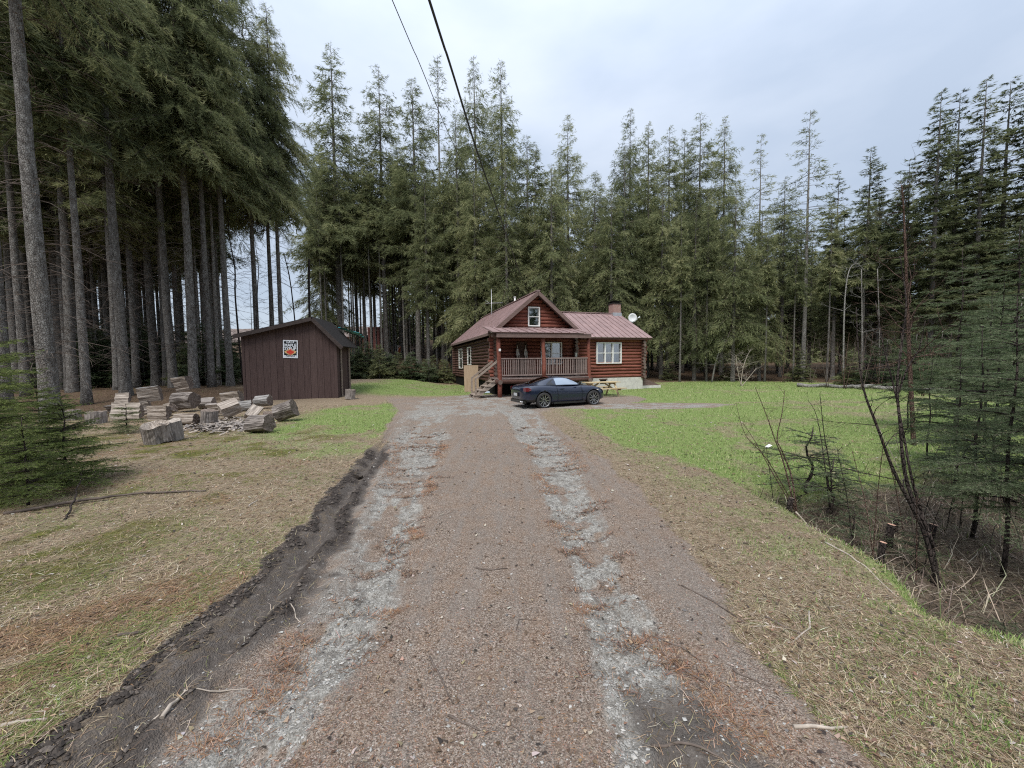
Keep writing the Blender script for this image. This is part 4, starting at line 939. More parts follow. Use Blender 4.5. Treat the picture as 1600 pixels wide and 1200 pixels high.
# aerial
ap = PT(768, 474, 31); ta = thing('tv_aerial', 'thin television aerial with crossbars on a mast behind the left roof slope', 'aerial', (ap.x, ap.y, 3.2))
m = MB(); m.tube([(0, 0, 0), (0, 0, ap.z - 3.2 + 1.1)], .02, 6); m.build('mast', MT['metal_grey'], ta)
m = MB(); hz = ap.z - 3.2
m.tube([(-.5, 0, hz), (.9, .1, hz + .05)], .018, 6)
for i in range(6): x = -.45 + i * .25; m.tube([(x, -.35, hz + .02), (x, .4, hz + .02)], .01, 5)
m.tube([(-.5, .1, hz + .25), (-.1, 0, hz)], .012, 5); m.build('crossbar', MT['metal_grey'], ta)
vp = PT(804.5, 468.5, 27); m = MB(); m.tube([(vp.x, vp.y, vp.z - .7), (vp.x, vp.y, vp.z + .15)], .06, 10); m.tube([(vp.x, vp.y, vp.z + .15), (vp.x, vp.y, vp.z + .2)], [.09, .09], 10); m.build('vent_pipe', MT['white_paint']).parent = None
tag(bpy.data.objects['vent_pipe'], 'short white vent pipe on the left slope of the main roof', 'vent pipe')
# plywood sheet by the stairs
b0 = G(737, 612); m = MB(); m.box(-.46, .46, -.02, .02, 0, 1.72); ply = m.build('plywood_sheet', MT['plywood']); ply.location = (b0.x, b0.y + .05, gz(b0.x, b0.y) - .02); ply.rotation_euler = (rad(-8), 0, YAW + rad(-6))
tag(ply, 'tan plywood sheet leaning upright beside the porch stairs', 'plywood sheet')
b0 = G(769, 614); m = MB(); rr = random.Random(2)
vs = []; nn = 9
for j in range(5):
    for i in range(nn): vs.append((-.75 + 1.5 * i / (nn - 1), -.25 + .5 * j / 4, .03 + .16 * math.sin(math.pi * j / 4) * (.5 + rr.random() * .7)))
m.add(vs, [(j * nn + i, j * nn + i + 1, (j + 1) * nn + i + 1, (j + 1) * nn + i) for j in range(4) for i in range(nn - 1)], 0, True)
o_ = m.build('plastic_cover', MT['plastic_pale']); o_.location = (b0.x, b0.y + .3, gz(b0.x, b0.y)); o_.rotation_euler = (0, 0, YAW); tag(o_, 'pale blue plastic cover lying under the porch edge by the stairs', 'plastic cover')

# ------------------------------------------------------------------ the shed
SY = 19.4; SO = (XB(381, SY, 1), SY); SYAW = rad(6); SU = (math.cos(SYAW), math.sin(SYAW))
sw = along(SO, SU, 527, 1.0)
shed = thing('wooden_shed', 'dark brown board shed with an uneven saltbox roof behind the logs', 'shed', (SO[0], SO[1], gz(SO[0] + 2, SO[1])), SYAW)
dz = shed.location.z
sd_ = 2.3; zl_, zp_, zr_ = 3.36 - dz, 4.18 - dz, 3.10 - dz; xp = along(SO, SU, 491, 3.8)
def roofz(x): return zl_ + (zp_ - zl_) * x / xp if x < xp else zp_ + (zr_ - zp_) * (x - xp) / (sw - xp)
nb = 14
for i in range(nb):
    a = sw * i / nb + .006; b = sw * (i + 1) / nb - .006; m = MB(); y = lr.uniform(-.004, .004)
    poly = [(a, -.12 + lr.uniform(-.02, .02)), (b, -.12 + lr.uniform(-.02, .02)), (b, roofz(b) - .03)] + ([(xp, zp_ - .03)] if a < xp < b else []) + [(a, roofz(a) - .03)]
    m.prism(poly, 'y', y, y + .03); m.build('board', MT['shed_board'], shed)
for i in range(8):
    a = .03 + (sd_ - .03) * i / 8 + .007; b = .03 + (sd_ - .03) * (i + 1) / 8 - .007; m = MB(); x = sw - .03 + lr.uniform(-.02, .03); m.box(x, x + .03, a, b, -.08 + lr.uniform(-.05, .1), zr_ - .03); m.build('board', MT['shed_board'], shed)
m = MB(); m.box(.03, sw - .06, .035, .05, -.1, zr_); m.box(0, .02, .05, sd_, .1, zl_ - .02); m.box(sw - .08, sw - .05, .06, sd_, .1, zr_); m.box(.02, sw - .05, sd_ - .02, sd_, .1, zr_); m.build('lining', MT['dark_void'], shed)
m = MB(); m.box(-.02, .10, -.03, -.006, -.12, zl_ - .05); m.build('corner_trim', MT['shed_board'], shed)
m = MB(); m.box(sw - .10, sw + .03, -.03, -.006, -.12, zr_ + .05); m.build('corner_trim', MT['shed_board'], shed)
m = MB(); m.box(sw + .04, sw + .09, sd_ - .5, sd_ - .4, 0, zr_ - .1); m.box(sw + .05, sw + .10, .45, .55, 0, zr_ - .2); m.build('side_batten', MT['old_wood'], shed)
oh = .28; s1 = (zp_ - zl_) / xp; s2 = (zr_ - zp_) / (sw - xp)
A_ = (-.22, zl_ - .22 * s1); C_ = (sw + .38, zr_ + .38 * s2)
m = MB(); m.slab((A_[0], -oh, A_[1] + .06), (xp, -oh, zp_ + .06), (xp, sd_ + .3, zp_ + .06), (A_[0], sd_ + .3, A_[1] + .06), .06); m.slab((xp, -oh, zp_ + .06), (C_[0], -oh, C_[1] + .06), (C_[0], sd_ + .3, C_[1] + .06), (xp, sd_ + .3, zp_ + .06), .06); m.build('roof', MT['shingle'], shed)
m = MB(); m.beam((A_[0] - .01, -oh - .02, A_[1] - .06), (xp - .01, -oh - .02, zp_ - .06), .04, .17); m.build('fascia', MT['shed_trim'], shed)
m = MB(); m.beam((xp + .01, -oh - .02, zp_ - .06), (C_[0] + .01, -oh - .02, C_[1] - .06), .04, .17); m.build('fascia', MT['shed_trim'], shed)
m = MB(); m.box(.05, sw - .05,   .06, sd_ - .1, -.3, -.12); m.build('skid', MT['dark_void'], shed)
# tarp over the shed's far eave
m = MB(); nn = 12; nj = 6; vs = []
for j in range(nj):
    for i in range(nn):
        u_ = i / (nn - 1); v_ = j / (nj - 1); vs.append((sw - .55 + 1.1 * v_, sd_ - .2 + 1.3 * u_, zr_ + .80 - .5 * v_ * (.5 + .5 * u_) + .05 * math.sin(i * 1.7 + j) * (1 - .3 * v_)))
m.add(vs, [(j * nn + i, j * nn + i + 1, (j + 1) * nn + i + 1, (j + 1) * nn + i) for j in range(nj - 1) for i in range(nn - 1)], 0, True)
o_ = m.build('tarp', MT['tarp_teal']); o_.location = shed.location; o_.rotation_euler = (0, 0, SYAW); tag(o_, 'teal tarp draped over the back right corner of the shed roof', 'tarp')
# sign on the shed
sx0, sx1 = along(SO, SU, 443, 2.4), along(SO, SU, 466, 2.4); scx = (sx0 + sx1) / 2; szc = PT(455, 545.5, SY + scx * SU[1]).z - dz
sg = thing('maple_syrup_sign', 'white framed black maple syrup sign with a red leaf on the shed wall', 'sign', shed.matrix_world.translation, SYAW)
sg.location = Vector((SO[0] + SU[0] * scx, SO[1] + SU[1] * scx, szc + dz)) + Vector((math.sin(SYAW), -math.cos(SYAW), 0)) * .022
sg.rotation_euler = (0, rad(2), SYAW)
SWd, SHt = (sx1 - sx0) / 2, .45
simple('sign_white', (.72, .75, .8), .5, .3, .06); simple('sign_black', (.012, .016, .02), .5, .3, .1); simple('leaf_red', (.55, .055, .035), .5, .3, .1); simple('leaf_gold', (.62, .42, .2), .5, .3, .1)
m = MB(); m.box(-SWd, SWd, -.012, 0, -SHt, SHt); m.build('frame', MT['sign_white'], sg)
m = MB(); m.box(-SWd * .86, SWd * .86, -.016, -.0125, -SHt * .88, SHt * .88); m.build('panel', MT['sign_black'], sg)
m = MB(); m.box(-SWd * .84, SWd * .84, -.020, -.0165, -SHt * .87, -SHt * .70); m.box(-SWd * .5, SWd * .5, -.020, -.0165, SHt * .68, SHt * .87); m.build('band', MT['sign_white'], sg)
def text(body, size, x, z, y, mat, sxx=1.0):
    c = bpy.data.curves.new('lettering', 'FONT'); c.body = body; c.size = size; c.align_x = 'CENTER'; c.align_y = 'CENTER'; c.extrude = .001; c.offset = size * .025
    o2 = bpy.data.objects.new('lettering', c); COL.objects.link(o2)
    dg = bpy.context.evaluated_depsgraph_get(); me2 = bpy.data.meshes.new_from_object(o2.evaluated_get(dg)); bpy.data.objects.remove(o2)
    o3 = link('lettering', me2, sg, MT[mat]); o3.location = (x, y, z); o3.rotation_euler = (rad(90), 0, 0); o3.scale = (sxx, 1, 1)
text('PURE', .13, 0, SHt * .77, -.022, 'sign_black', 1.0)
text('MAPLE', .21, 0, SHt * .42, -.019, 'sign_white', .92); text('SYRUP', .21, 0, SHt * .04, -.019, 'sign_white', .92)
text('FOR SALE', .10, 0, -SHt * .785, -.022, 'sign_black', 1.0)
def leaf(r, mat, y, sq=1.0):
    a_ = [(0, 1), (.12, .62), (.34, .76), (.28, .36), (.62, .5), (.62, .32), (.98, .22), (.8, .02), (.86, -.12), (.4, -.34), (.42, -.5), (.06, -.44), (.05, -.9)]
    pl = [(p[0] * r * sq, p[1] * r) for p in a_] + [(-p[0] * r * sq, p[1] * r) for p in a_[::-1][:-1]]
    m = MB(); n = len(pl); vs = [(0, y, 0)] + [(p[0], y, p[1]) for p in pl]; m.add(vs, [(0, 1 + i, 1 + (i + 1) % n) for i in range(n)]); o4 = m.build('leaf', MT[mat], sg, fix=False); o4.location = (0, 0, -SHt * .36); return o4
leaf(.25, 'leaf_gold', -.0195, 1.25); leaf(.2, 'leaf_red', -.0215, 1.05)

# ------------------------------------------------------------------ far outbuildings between the trunks
simple('far_brick', (.23, .10, .09), .9, .1, .2, 3); simple('far_brown', (.13, .07, .05), .9, .1, .2, 3); simple('orange_paint', (.62, .16, .05), .6, .2, .25, 2)
p = PT(564, 545, 62); tb = thing('outbuilding', 'brown hut and brick red block far off between the trunks', 'building', (p.x, p.y, p.z - .6), rad(-12))
m = MB(); m.box(-2.4, .6, 0, 4, 0, 2.6); m.build('wall', MT['far_brown'], tb); m = MB(); m.slab((-2.8, -.3, 3.5), (.9, -.3, 2.5), (.9, 4.2, 2.5), (-2.8, 4.2, 3.5), .12); m.build('roof', MT['shingle'], tb)
m = MB(); m.box(1.0, 3.0, .5, 3.5, .2, 4.0); m.build('brick_block', MT['far_brick'], tb)
p = PT(631, 551, 58); to = thing('covered_machine', 'orange covered machine on the green bank between the trunks', 'machine', (p.x, p.y, p.z - .4))
m = MB(); m.prism([(-.7, 0), (.7, 0), (.65, .9), (.3, 1.35), (-.35, 1.3), (-.68, .8)], 'y', -.5, .9); m.build('cover', MT['orange_paint'], to); m = MB(); m.box(-.9, -.72, -.3, .5, .1, 1.5); m.build('panel', MT['white_paint'], to)
# ------------------------------------------------------------------ the parked car
def paint(name, c, metal, rough, coat):
    t = NT(name, rough, .5); t.base(c); t.b.inputs['Metallic'].default_value = metal; t.b.inputs['Coat Weight'].default_value = coat; t.b.inputs['Coat Roughness'].default_value = .04; MT[name] = t.m
paint('car_paint', (.010, .015, .036), .2, .28, 1.0); paint('car_black', (.012, .012, .013), 0, .35, .3); paint('car_glass', (.50, .54, .58), 1.0, .03, 0)
paint('tyre_rubber', (.022, .021, .021), 0, .8, 0); paint('rim_dark', (.03, .03, .033), .6, .35, .3); paint('rim_face', (.55, .55, .56), .9, .3, 0); paint('tail_red', (.10, .008, .01), 0, .2, .8); paint('lamp_clear', (.6, .58, .52), 0, .15, .8); paint('plate_white', (.48, .50, .52), 0, .4, 0)
rc, fc = G(849, 638), G(926.5, 633)
hd = math.atan2(fc.y - rc.y, fc.x - rc.x); hv = Vector((math.cos(hd), math.sin(hd), 0)); lv = Vector((-hv.y, hv.x, 0))
TRK, XR, XF, WRAD = .76, -1.13, 1.18, .315
co = Vector((rc.x, rc.y, 0)) - hv * XR + lv * TRK
car = thing('sports_car', 'small dark blue two door sports car parked by the cabin porch', 'car', (co.x, co.y, gz(co.x, co.y) - .005), hd)
st = [(-1.955, .40, .40, .70, .74), (-1.93, .62, .33, .76, .84), (-1.84, .76, .27, .83, .91), (-1.6, .84, .22, .875, .945), (-1.35, .865, .19, .895, .955), (-1.13, .87, .18, .90, .955), (-.85, .865, .17, .885, .94), (-.5, .85, .16, .865, .92),
      (0, .835, .16, .845, .905), (.45, .84, .16, .835, .905), (.8, .855, .16, .835, .885), (1.05, .868, .17, .835, .855), (1.25, .868, .18, .81, .825), (1.5, .845, .20, .745, .775), (1.72, .76, .21, .66, .705), (1.86, .62, .22, .575, .62), (1.945, .40, .26, .48, .52)]
vs = []; fs = []
for (x, w, zl, zs, zt) in st:
    h = [(0, zl), (.8 * w, zl), (.965 * w, zl + .06), (.985 * w, zl + .2 * (zs - zl)), (1.0 * w, zl + .55 * (zs - zl)), (.975 * w, zl + .85 * (zs - zl)), (.90 * w, zs), (.72 * w, zs + .75 * (zt - zs) - .012), (.4 * w, zt - .008), (0, zt)]
    ring = h + [(-a, b) for a, b in h[1:-1]][::-1]; vs += [(x, a, b) for a, b in ring]
n = 18
for i in range(len(st) - 1):
    for k in range(n): fs.append((i * n + k, i * n + (k + 1) % n, (i + 1) * n + (k + 1) % n, (i + 1) * n + k))
fs += [tuple(range(n))[::-1], tuple((len(st) - 1) * n + k for k in range(n))]
mb = MB(); mb.add(vs, fs, 0, True); body = mb.build('body', [MT['car_paint'], MT['car_black']])
sub = body.modifiers.new('s', 'SUBSURF'); sub.levels = 2; sub.render_levels = 2
cut = MB()
for x in (XR, XF): cut.tube([(x, -1.2, WRAD), (x, 1.2, WRAD)], .365, 28, 0)
cu = cut.build('arch_cutter', [MT['car_black']])
bo = body.modifiers.new('b', 'BOOLEAN'); bo.operation = 'DIFFERENCE'; bo.object = cu; bo.solver = 'EXACT'
try: bo.material_mode = 'TRANSFER'
except Exception: pass
dg = bpy.context.evaluated_depsgraph_get(); me2 = bpy.data.meshes.new_from_object(body.evaluated_get(dg))
bpy.data.objects.remove(body); bpy.data.objects.remove(cu); me2.name = 'body'
ec = np.zeros(len(me2.polygons) * 3); me2.polygons.foreach_get('center', ec); ec = ec.reshape(-1, 3)
ma = np.zeros(len(me2.polygons), dtype=np.int32)
for x in (XR, XF): ma[(np.hypot(ec[:, 0] - x, ec[:, 2] - WRAD) < .362) ] = 1
ma[(ec[:, 2] < .235)] = 1
ma[(ec[:, 0] < -1.5) & (ec[:, 2] < .36)] = 1
if len(me2.materials) < 2: me2.materials.clear(); me2.materials.append(MT['car_paint']); me2.materials.append(MT['car_black'])
me2.polygons.foreach_set('material_index', ma); link('body', me2, car)
GS = np.array([(.80, .62, .872, .60, .882), (.55, .70, .885, .585, .985), (.30, .735, .885, .57, 1.10), (.08, .75, .885, .56, 1.185), (-.15, .755, .885, .55, 1.228), (-.42, .76, .885, .54, 1.232), (-.7, .76, .89, .53, 1.195), (-1.0, .755, .90, .51, 1.115), (-1.3, .72, .91, .48, 1.02), (-1.55, .66, .91, .45, .955), (-1.66, .6, .9, .42, .93)])
def gsec(x):
    o_ = np.argsort(GS[:, 0]); return [np.interp(x, GS[o_, 0], GS[o_, i]) for i in range(1, 5)]
def gpt(x, f, s=1, off=0.0):
    wb, zb, wt, zt = gsec(x); y = wb + (wt - wb) * f + .018 * math.sin(math.pi * f) + off; z = zb + (zt - .04 - zb) * f + off * .3; return (x, s * y, z)
def gtop(x, y, off=0.0):
    wb, zb, wt, zt = gsec(x); q = min(1, abs(y) / wt); return (x, y, zt - .04 * q ** 3 + off)
xsn = np.linspace(-1.66, .80, 36); vs = []; fs = []
for x in xsn:
    wt = gsec(x)[2]; h = [gpt(x, f) for f in (0, .25, .5, .75, 1.0)] + [gtop(x, wt * q) for q in (.85, .6, .3, 0)]
    vs += h + [(p[0], -p[1], p[2]) for p in h[:-1]][::-1]
n = 17
for i in range(len(xsn) - 1):
    for k in range(n - 1): fs.append((i * n + k, i * n + k + 1, (i + 1) * n + k + 1, (i + 1) * n + k))
mb = MB(); mb.add(vs, fs, 0, True); mb.build('roof', MT['car_paint'], car)
for s in (1, -1):
    mb = MB(); xx = np.linspace(.50, -.56, 12); vs = []
    for x in xx: vs += [gpt(x, .07, s, .006), gpt(x, .5, s, .008), gpt(x, .93 if x < .2 else .90, s, .006)]
    mb.add(vs, [(3 * i + j, 3 * i + j + 1, 3 * i + j + 4, 3 * i + j + 3) for i in range(11) for j in (0, 1)], 0, True); mb.build('side_window', MT['car_glass'], car, fix=False)
    mb = MB(); vs = []
    for x, f0, f1 in ((-.60, .08, .90), (-.72, .10, .78), (-.85, .13, .58), (-.97, .18, .32)): vs += [gpt(x, f0, s, .006), gpt(x, f1, s, .006)]
    mb.add(vs, [(2 * i, 2 * i + 1, 2 * i + 3, 2 * i + 2) for i in range(3)], 0, True); mb.build('quarter_panel', MT['car_black'], car, fix=False)
    mb = MB(); mb.tube([(.44, s * .79, .93), (.44, s * .90, .95), (.42, s * .98, .955)], [.03, .05, .055], 8); mb.build('mirror', MT['car_black'], car)
    mb = MB()
    vs = []; xl = [(-1.925, .66, .70, .82), (-1.87, .755, .685, .845), (-1.78, .812, .695, .835), (-1.68, .848, .72, .80)]
    for x, y, z0, z1 in xl: vs += [(x - .012, s * y, z0), (x - .012, s * (y - .02), z1)]
    mb.add(vs, [(2 * i, 2 * i + 1, 2 * i + 3, 2 * i + 2) for i in range(3)]); mb.build('tail_light', MT['tail_red'], car, fix=False)
    mb = MB(); mb.tube([(1.0 + .32, s * .868, .66), (1.0 + .40, s * .866, .655)], .018, 6); mb.build('marker_light', MT['lamp_clear'], car)
    mb = MB(); mb.box(-.72, .72, s * .86 - .035, s * .86 + .02, .165, .235); mb.build('side_skirt', MT['car_black'], car)
    mb = MB()
    for x in (.62, -.52): mb.tube([(x, s * .845, .25), (x + .02, s * .872, .45), (x + .01, s * .868, .62), (x - .02, s * .82, .80), (x - .02, s * .765, .865)], .006, 4)
    mb.build('door_seam', MT['car_black'], car)
    mb = MB(); mb.box(-.40, -.22, s * .845, s * .862, .735, .76); mb.build('door_handle', MT['car_paint'], car)
mb = MB(); vs = []
xx = np.linspace(.77, .16, 8)
for x in xx: vs += [gtop(x, gsec(x)[2] * q * .95, .008) for q in (-1, -.5, 0, .5, 1)]
mb.add(vs, [(5 * i + j, 5 * i + j + 1, 5 * i + j + 6, 5 * i + j + 5) for i in range(7) for j in range(4)], 0, True); mb.build('windscreen', MT['car_glass'], car, fix=False)
mb = MB(); vs = []; xx = np.linspace(-.66, -1.56, 8)
for x in xx: vs += [gtop(x, gsec(x)[2] * q * .74, .008) for q in (-1, -.5, 0, .5, 1)]
mb.add(vs, [(5 * i + j, 5 * i + j + 1, 5 * i + j + 6, 5 * i + j + 5) for i in range(7) for j in range(4)], 0, True); mb.build('rear_window', MT['car_glass'], car, fix=False)
mb = MB(); mb.box(-1.99, -1.965, -.25, .25, .47, .62); mb.build('plate_recess', MT['car_black'], car)
mb = MB(); mb.box(-2.0, -1.991, -.155, .155, .49, .60); mb.build('number_plate', MT['plate_white'], car)
mb = MB(); mb.box(-1.94, -1.80, -.62, .62, .215, .33); mb.build('diffuser', MT['car_black'], car)
mb = MB()
for y in (-.52, -.40): mb.tube([(-1.8, y, .26), (-1.97, y, .26)], .04, 10)
mb.build('exhaust', MT['rim_face'], car)
mb = MB(); mb.tube([(-1.5, -.3, .94), (-1.56, -.3, 1.02)], .012, 5); mb.build('aerial', MT['car_black'], car)
for x in (XR, XF):
    for s in (1, -1):
        w = bpy.data.objects.new('wheel', None); COL.objects.link(w); w.parent = car; w.location = (x, s * TRK, WRAD); w.rotation_euler = (0, lr.uniform(0, 1), 0 if s < 0 else math.pi)
        mb = MB(); mb.lathe([(.215, -.10), (.245, -.112), (.29, -.112), (.312, -.085), (.316, 0), (.312, .085), (.28, .11), (.215, .10)], 32, 0, 'y'); mb.build('tyre', MT['tyre_rubber'], w)
        mb = MB(); mb.lathe([(.245, -.113), (.232, -.105), (.222, -.06), (.215, .08)], 32, 1, 'y'); mb.lathe([(.0, -.035), (.215, -.03), (.215, .05)], 32, 0, 'y')
        for k in range(10):
            th = 2 * math.pi * (k // 2 * 2 + (.28 if k % 2 else -.28)) / 10 + .3; t2 = 2 * math.pi * (k // 2 * 2 + (.5 if k % 2 else -.5)) / 10 + .3
            mb.beam((math.cos(th) * .045, -.088, math.sin(th) * .045), (math.cos(t2) * .228, -.104, math.sin(t2) * .228), .016, .022, 1, up=(0, 1, 0))
        mb.lathe([(.0, -.10), (.04, -.098), (.05, -.08)], 14, 0, 'y'); mb.build('rim', [MT['rim_dark'], MT['rim_face']], w)

# ------------------------------------------------------------------ picnic table
b0 = G(943, 621); pt = thing('picnic_table', 'pale wooden picnic table with benches behind the front of the car', 'picnic table', (b0.x + .1, b0.y + .9, gz(b0.x, b0.y + .9)), YAW + rad(2))
for i in range(5):
    m = MB(); y = -.36 + i * .15; m.box(-.95, .95, y, y + .14, .72, .76); m.build('top_plank', MT['new_wood'], pt)
for s in (-1, 1):
    for k in range(2):
        m = MB(); y = s * .72 + (k - 1) * .14; m.box(-.98, .98, y, y + .132, .42, .46); m.build('bench_plank', MT['new_wood'], pt)
for x in (-.68, .68):
    for s in (-1, 1):
        m = MB(); m.beam((x + .02 * s, s * .62, 0), (x + .02 * s, s * .2, .72), .04, .09, up=(1, 0, 0)); m.build('leg', MT['new_wood'], pt)
    m = MB(); m.box(x - .06, x - .022, -.82, .82, .33, .418); m.build('bench_support', MT['new_wood'], pt)
    m = MB(); m.box(x - .06, x - .022, -.36, .36, .63, .718); m.build('top_support', MT['new_wood'], pt)
    m = MB(); m.beam((x, 0, .40), (x * .25, 0, .70), .035, .08); m.build('brace', MT['new_wood'], pt)

# ------------------------------------------------------------------ overhead wires
paint('wire_black', (.03, .03, .033), 0, .6, 0); paint('wire_grey', (.10, .10, .105), 0, .6, 0)
def wire(pts, r, mat, lab):
    ps = [PT(*q) for q in pts]; d = (ps[0] - ps[1]).normalized(); ps = [ps[0] + d * 22 + Vector((0, 0, 1.0)), ps[0] + d * 8 + Vector((0, 0, .2))] + ps
    # smooth through the survey points
    out = []
    for i in range(len(ps) - 1):
        a, b, c, e = ps[max(i - 1, 0)], ps[i], ps[i + 1], ps[min(i + 2, len(ps) - 1)]
        for k in range(8):
            t_ = k / 8; out.append(.5 * ((2 * b) + (c - a) * t_ + (2 * a - 5 * b + 4 * c - e) * t_ ** 2 + (3 * b - a - 3 * c + e) * t_ ** 3))
    out.append(ps[-1]); m = MB(); m.tube(out, r, 6); tag(m.build('overhead_wire', MT[mat]), lab, 'wire')
wire([(670, -2, 5.6), (703, 100, 6.9), (746, 238, 9.4), (778, 330, 13), (800, 392, 18), (812, 425, 24), (822, 447, 31)], .02, 'wire_black', 'thick black overhead wire running from above to behind the cabin gable')
wire([(612, -2, 6.2), (655, 98, 7.4), (698, 202, 9.5), (742, 296, 13), (775, 362, 18), (797, 402, 24), (815, 430, 31)], .008, 'wire_grey', 'thin grey overhead wire left of the thick one')

# ------------------------------------------------------------------ log rounds and split pieces
mat_wood('log_bark', [(.035, .028, .024), (.15, .125, .11), (.44, .395, .36)], (22, 22, 1.5), 1.0, .95)
mat_wood('grey_wood', [(.08, .073, .068), (.29, .275, .26), (.5, .485, .465)], (20, 20, 1.0), .9, .95)
mat_wood('split_wood', [(.08, .06, .047), (.30, .245, .2), (.54, .48, .42)], (22, 22, 1.0), .8, .9)
mat_wood('cut_end', [(.05, .038, .032), (.15, .115, .095), (.31, .255, .215)], (14, 14, 14), .6, .95)
mat_wood('fresh_cut', [(.45, .24, .16), (.60, .36, .26), (.7, .48, .38)], (9, 9, 9), .2)
for k_ in ('log_bark', 'grey_wood', 'split_wood'):
    for nd in MT[k_].node_tree.nodes:
        if nd.type == 'VALTORGB' and len(nd.color_ramp.elements) == 3:
            for e_, p_ in zip(nd.color_ramp.elements, (.40, .5, .62)): e_.position = p_
def chunk(kind, R, L, loc, d, roll, seed, lab, mats=('log_bark', 'split_wood', 'cut_end'), lift=0.0, name=None, parent=None, hollow=0, cat='log', grp='chopped logs in front of the shed'):
    g_ = random.Random(seed); n = 20; rings = 6; m = MB()
    a0, a1 = {'full': (0, 2 * math.pi), 'half': (0, math.pi), 'wedge': (0, math.pi * .55), 'slab': (.35, math.pi - .35)}[kind]
    ph = [g_.uniform(0, 6.28) for _ in range(4)]
    ang = [a0 + (a1 - a0) * i / (n if kind == 'full' else n - 1) for i in range(n)]
    core = kind != 'full'; NC = 7; per = n + (NC if core else 0); cj = [g_.uniform(-.09, .09) * R for _ in range(NC)]; ca_ = [g_.uniform(-.5, .5) for _ in range(NC)]
    jag = [g_.uniform(-.03, .03) for _ in range(n)]
    for j in range(rings):
        f = j / (rings - 1)
        for i, a in enumerate(ang):
            r = R * (1 + .07 * math.sin(3 * a + ph[0]) + .045 * math.sin(5 * a + ph[1] + f) + .025 * math.sin(11 * a + ph[2] + 2 * f) + g_.uniform(-.022, .022) + .06 * math.sin(f * 3.1 + ph[3]) * .5)
            zz = L * f + (jag[i] * .7 if j in (0, rings - 1) else 0)
            m.v.append((r * math.cos(a), r * math.sin(a), zz))
        if core:
            pe = Vector(m.v[-1][:2]); p0 = Vector(m.v[-n][:2]); mid_ = Vector((0, {'half': .02, 'wedge': .04, 'slab': .30}[kind] * R))
            for q in range(NC):
                u_ = (q + 1) / (NC + 1); pp = (pe.lerp(mid_, u_ * 2) if u_ < .5 else mid_.lerp(p0, u_ * 2 - 1)); nn_ = Vector((-math.sin(ca_[q]), math.cos(ca_[q])))
                pp = pp + Vector((.3, .9)) * cj[q] * (.7 + .5 * math.sin(f * 4 + q * 2)) + Vector((0, g_.uniform(-.01, .01))); m.v.append((pp.x, pp.y, L * f + g_.uniform(-.02, .02)))
    for j in range(rings - 1):
        for i in range(per):
            b = j * per; i2 = (i + 1) % per
            m.f.append((b + i, b + i2, b + per + i2, b + per + i)); m.m.append(1 if core and (i >= n - 1) else 0); m.sm.append(False)
    for j, rev in ((0, True), (rings - 1, False)):
        b = j * per; c = len(m.v); z = L * (0 if j == 0 else 1) + (-.0 if not hollow else (-hollow if j else 0))
        cxx = sum(m.v[b + i][0] for i in range(per)) / per; cyy = sum(m.v[b + i][1] for i in range(per)) / per
        mid = len(m.v)
        for i in range(per): v = m.v[b + i]; m.v.append((cxx + (v[0] - cxx) * .6, cyy + (v[1] - cyy) * .6, v[2] * .3 + z * .7 + g_.uniform(-.012, .012)))
        c = len(m.v); m.v.append((cxx, cyy, z))
        for i in range(per):
            i2 = (i + 1) % per
            for f in ((b + i, b + i2, mid + i2, mid + i), (mid + i, mid + i2, c)):
                m.f.append(f if not rev else f[::-1]); m.m.append(2); m.sm.append(False)
    d = Vector(d).normalized(); q = Vector((0, 0, 1)).rotation_difference(d).to_matrix() @ Matrix.Rotation(roll, 3, 'Z')
    pts = [q @ Vector(v) for v in m.v]; zm = min(p.z for p in pts); cx_ = sum(p.x for p in pts) / len(pts); cy_ = sum(p.y for p in pts) / len(pts)
    o_ = m.build(name or 'log_round', [MT[k] for k in mats])
    o_.matrix_world = Matrix.Translation((loc[0] - cx_, loc[1] - cy_, gz(loc[0], loc[1]) - zm - .015 + lift)) @ q.to_4x4()
    return tag(o_, lab, cat, grp)
def at(px, py): v = G(px, py); return (v.x, v.y)
lx = lambda a, t=0: (math.cos(a), math.sin(a), t)
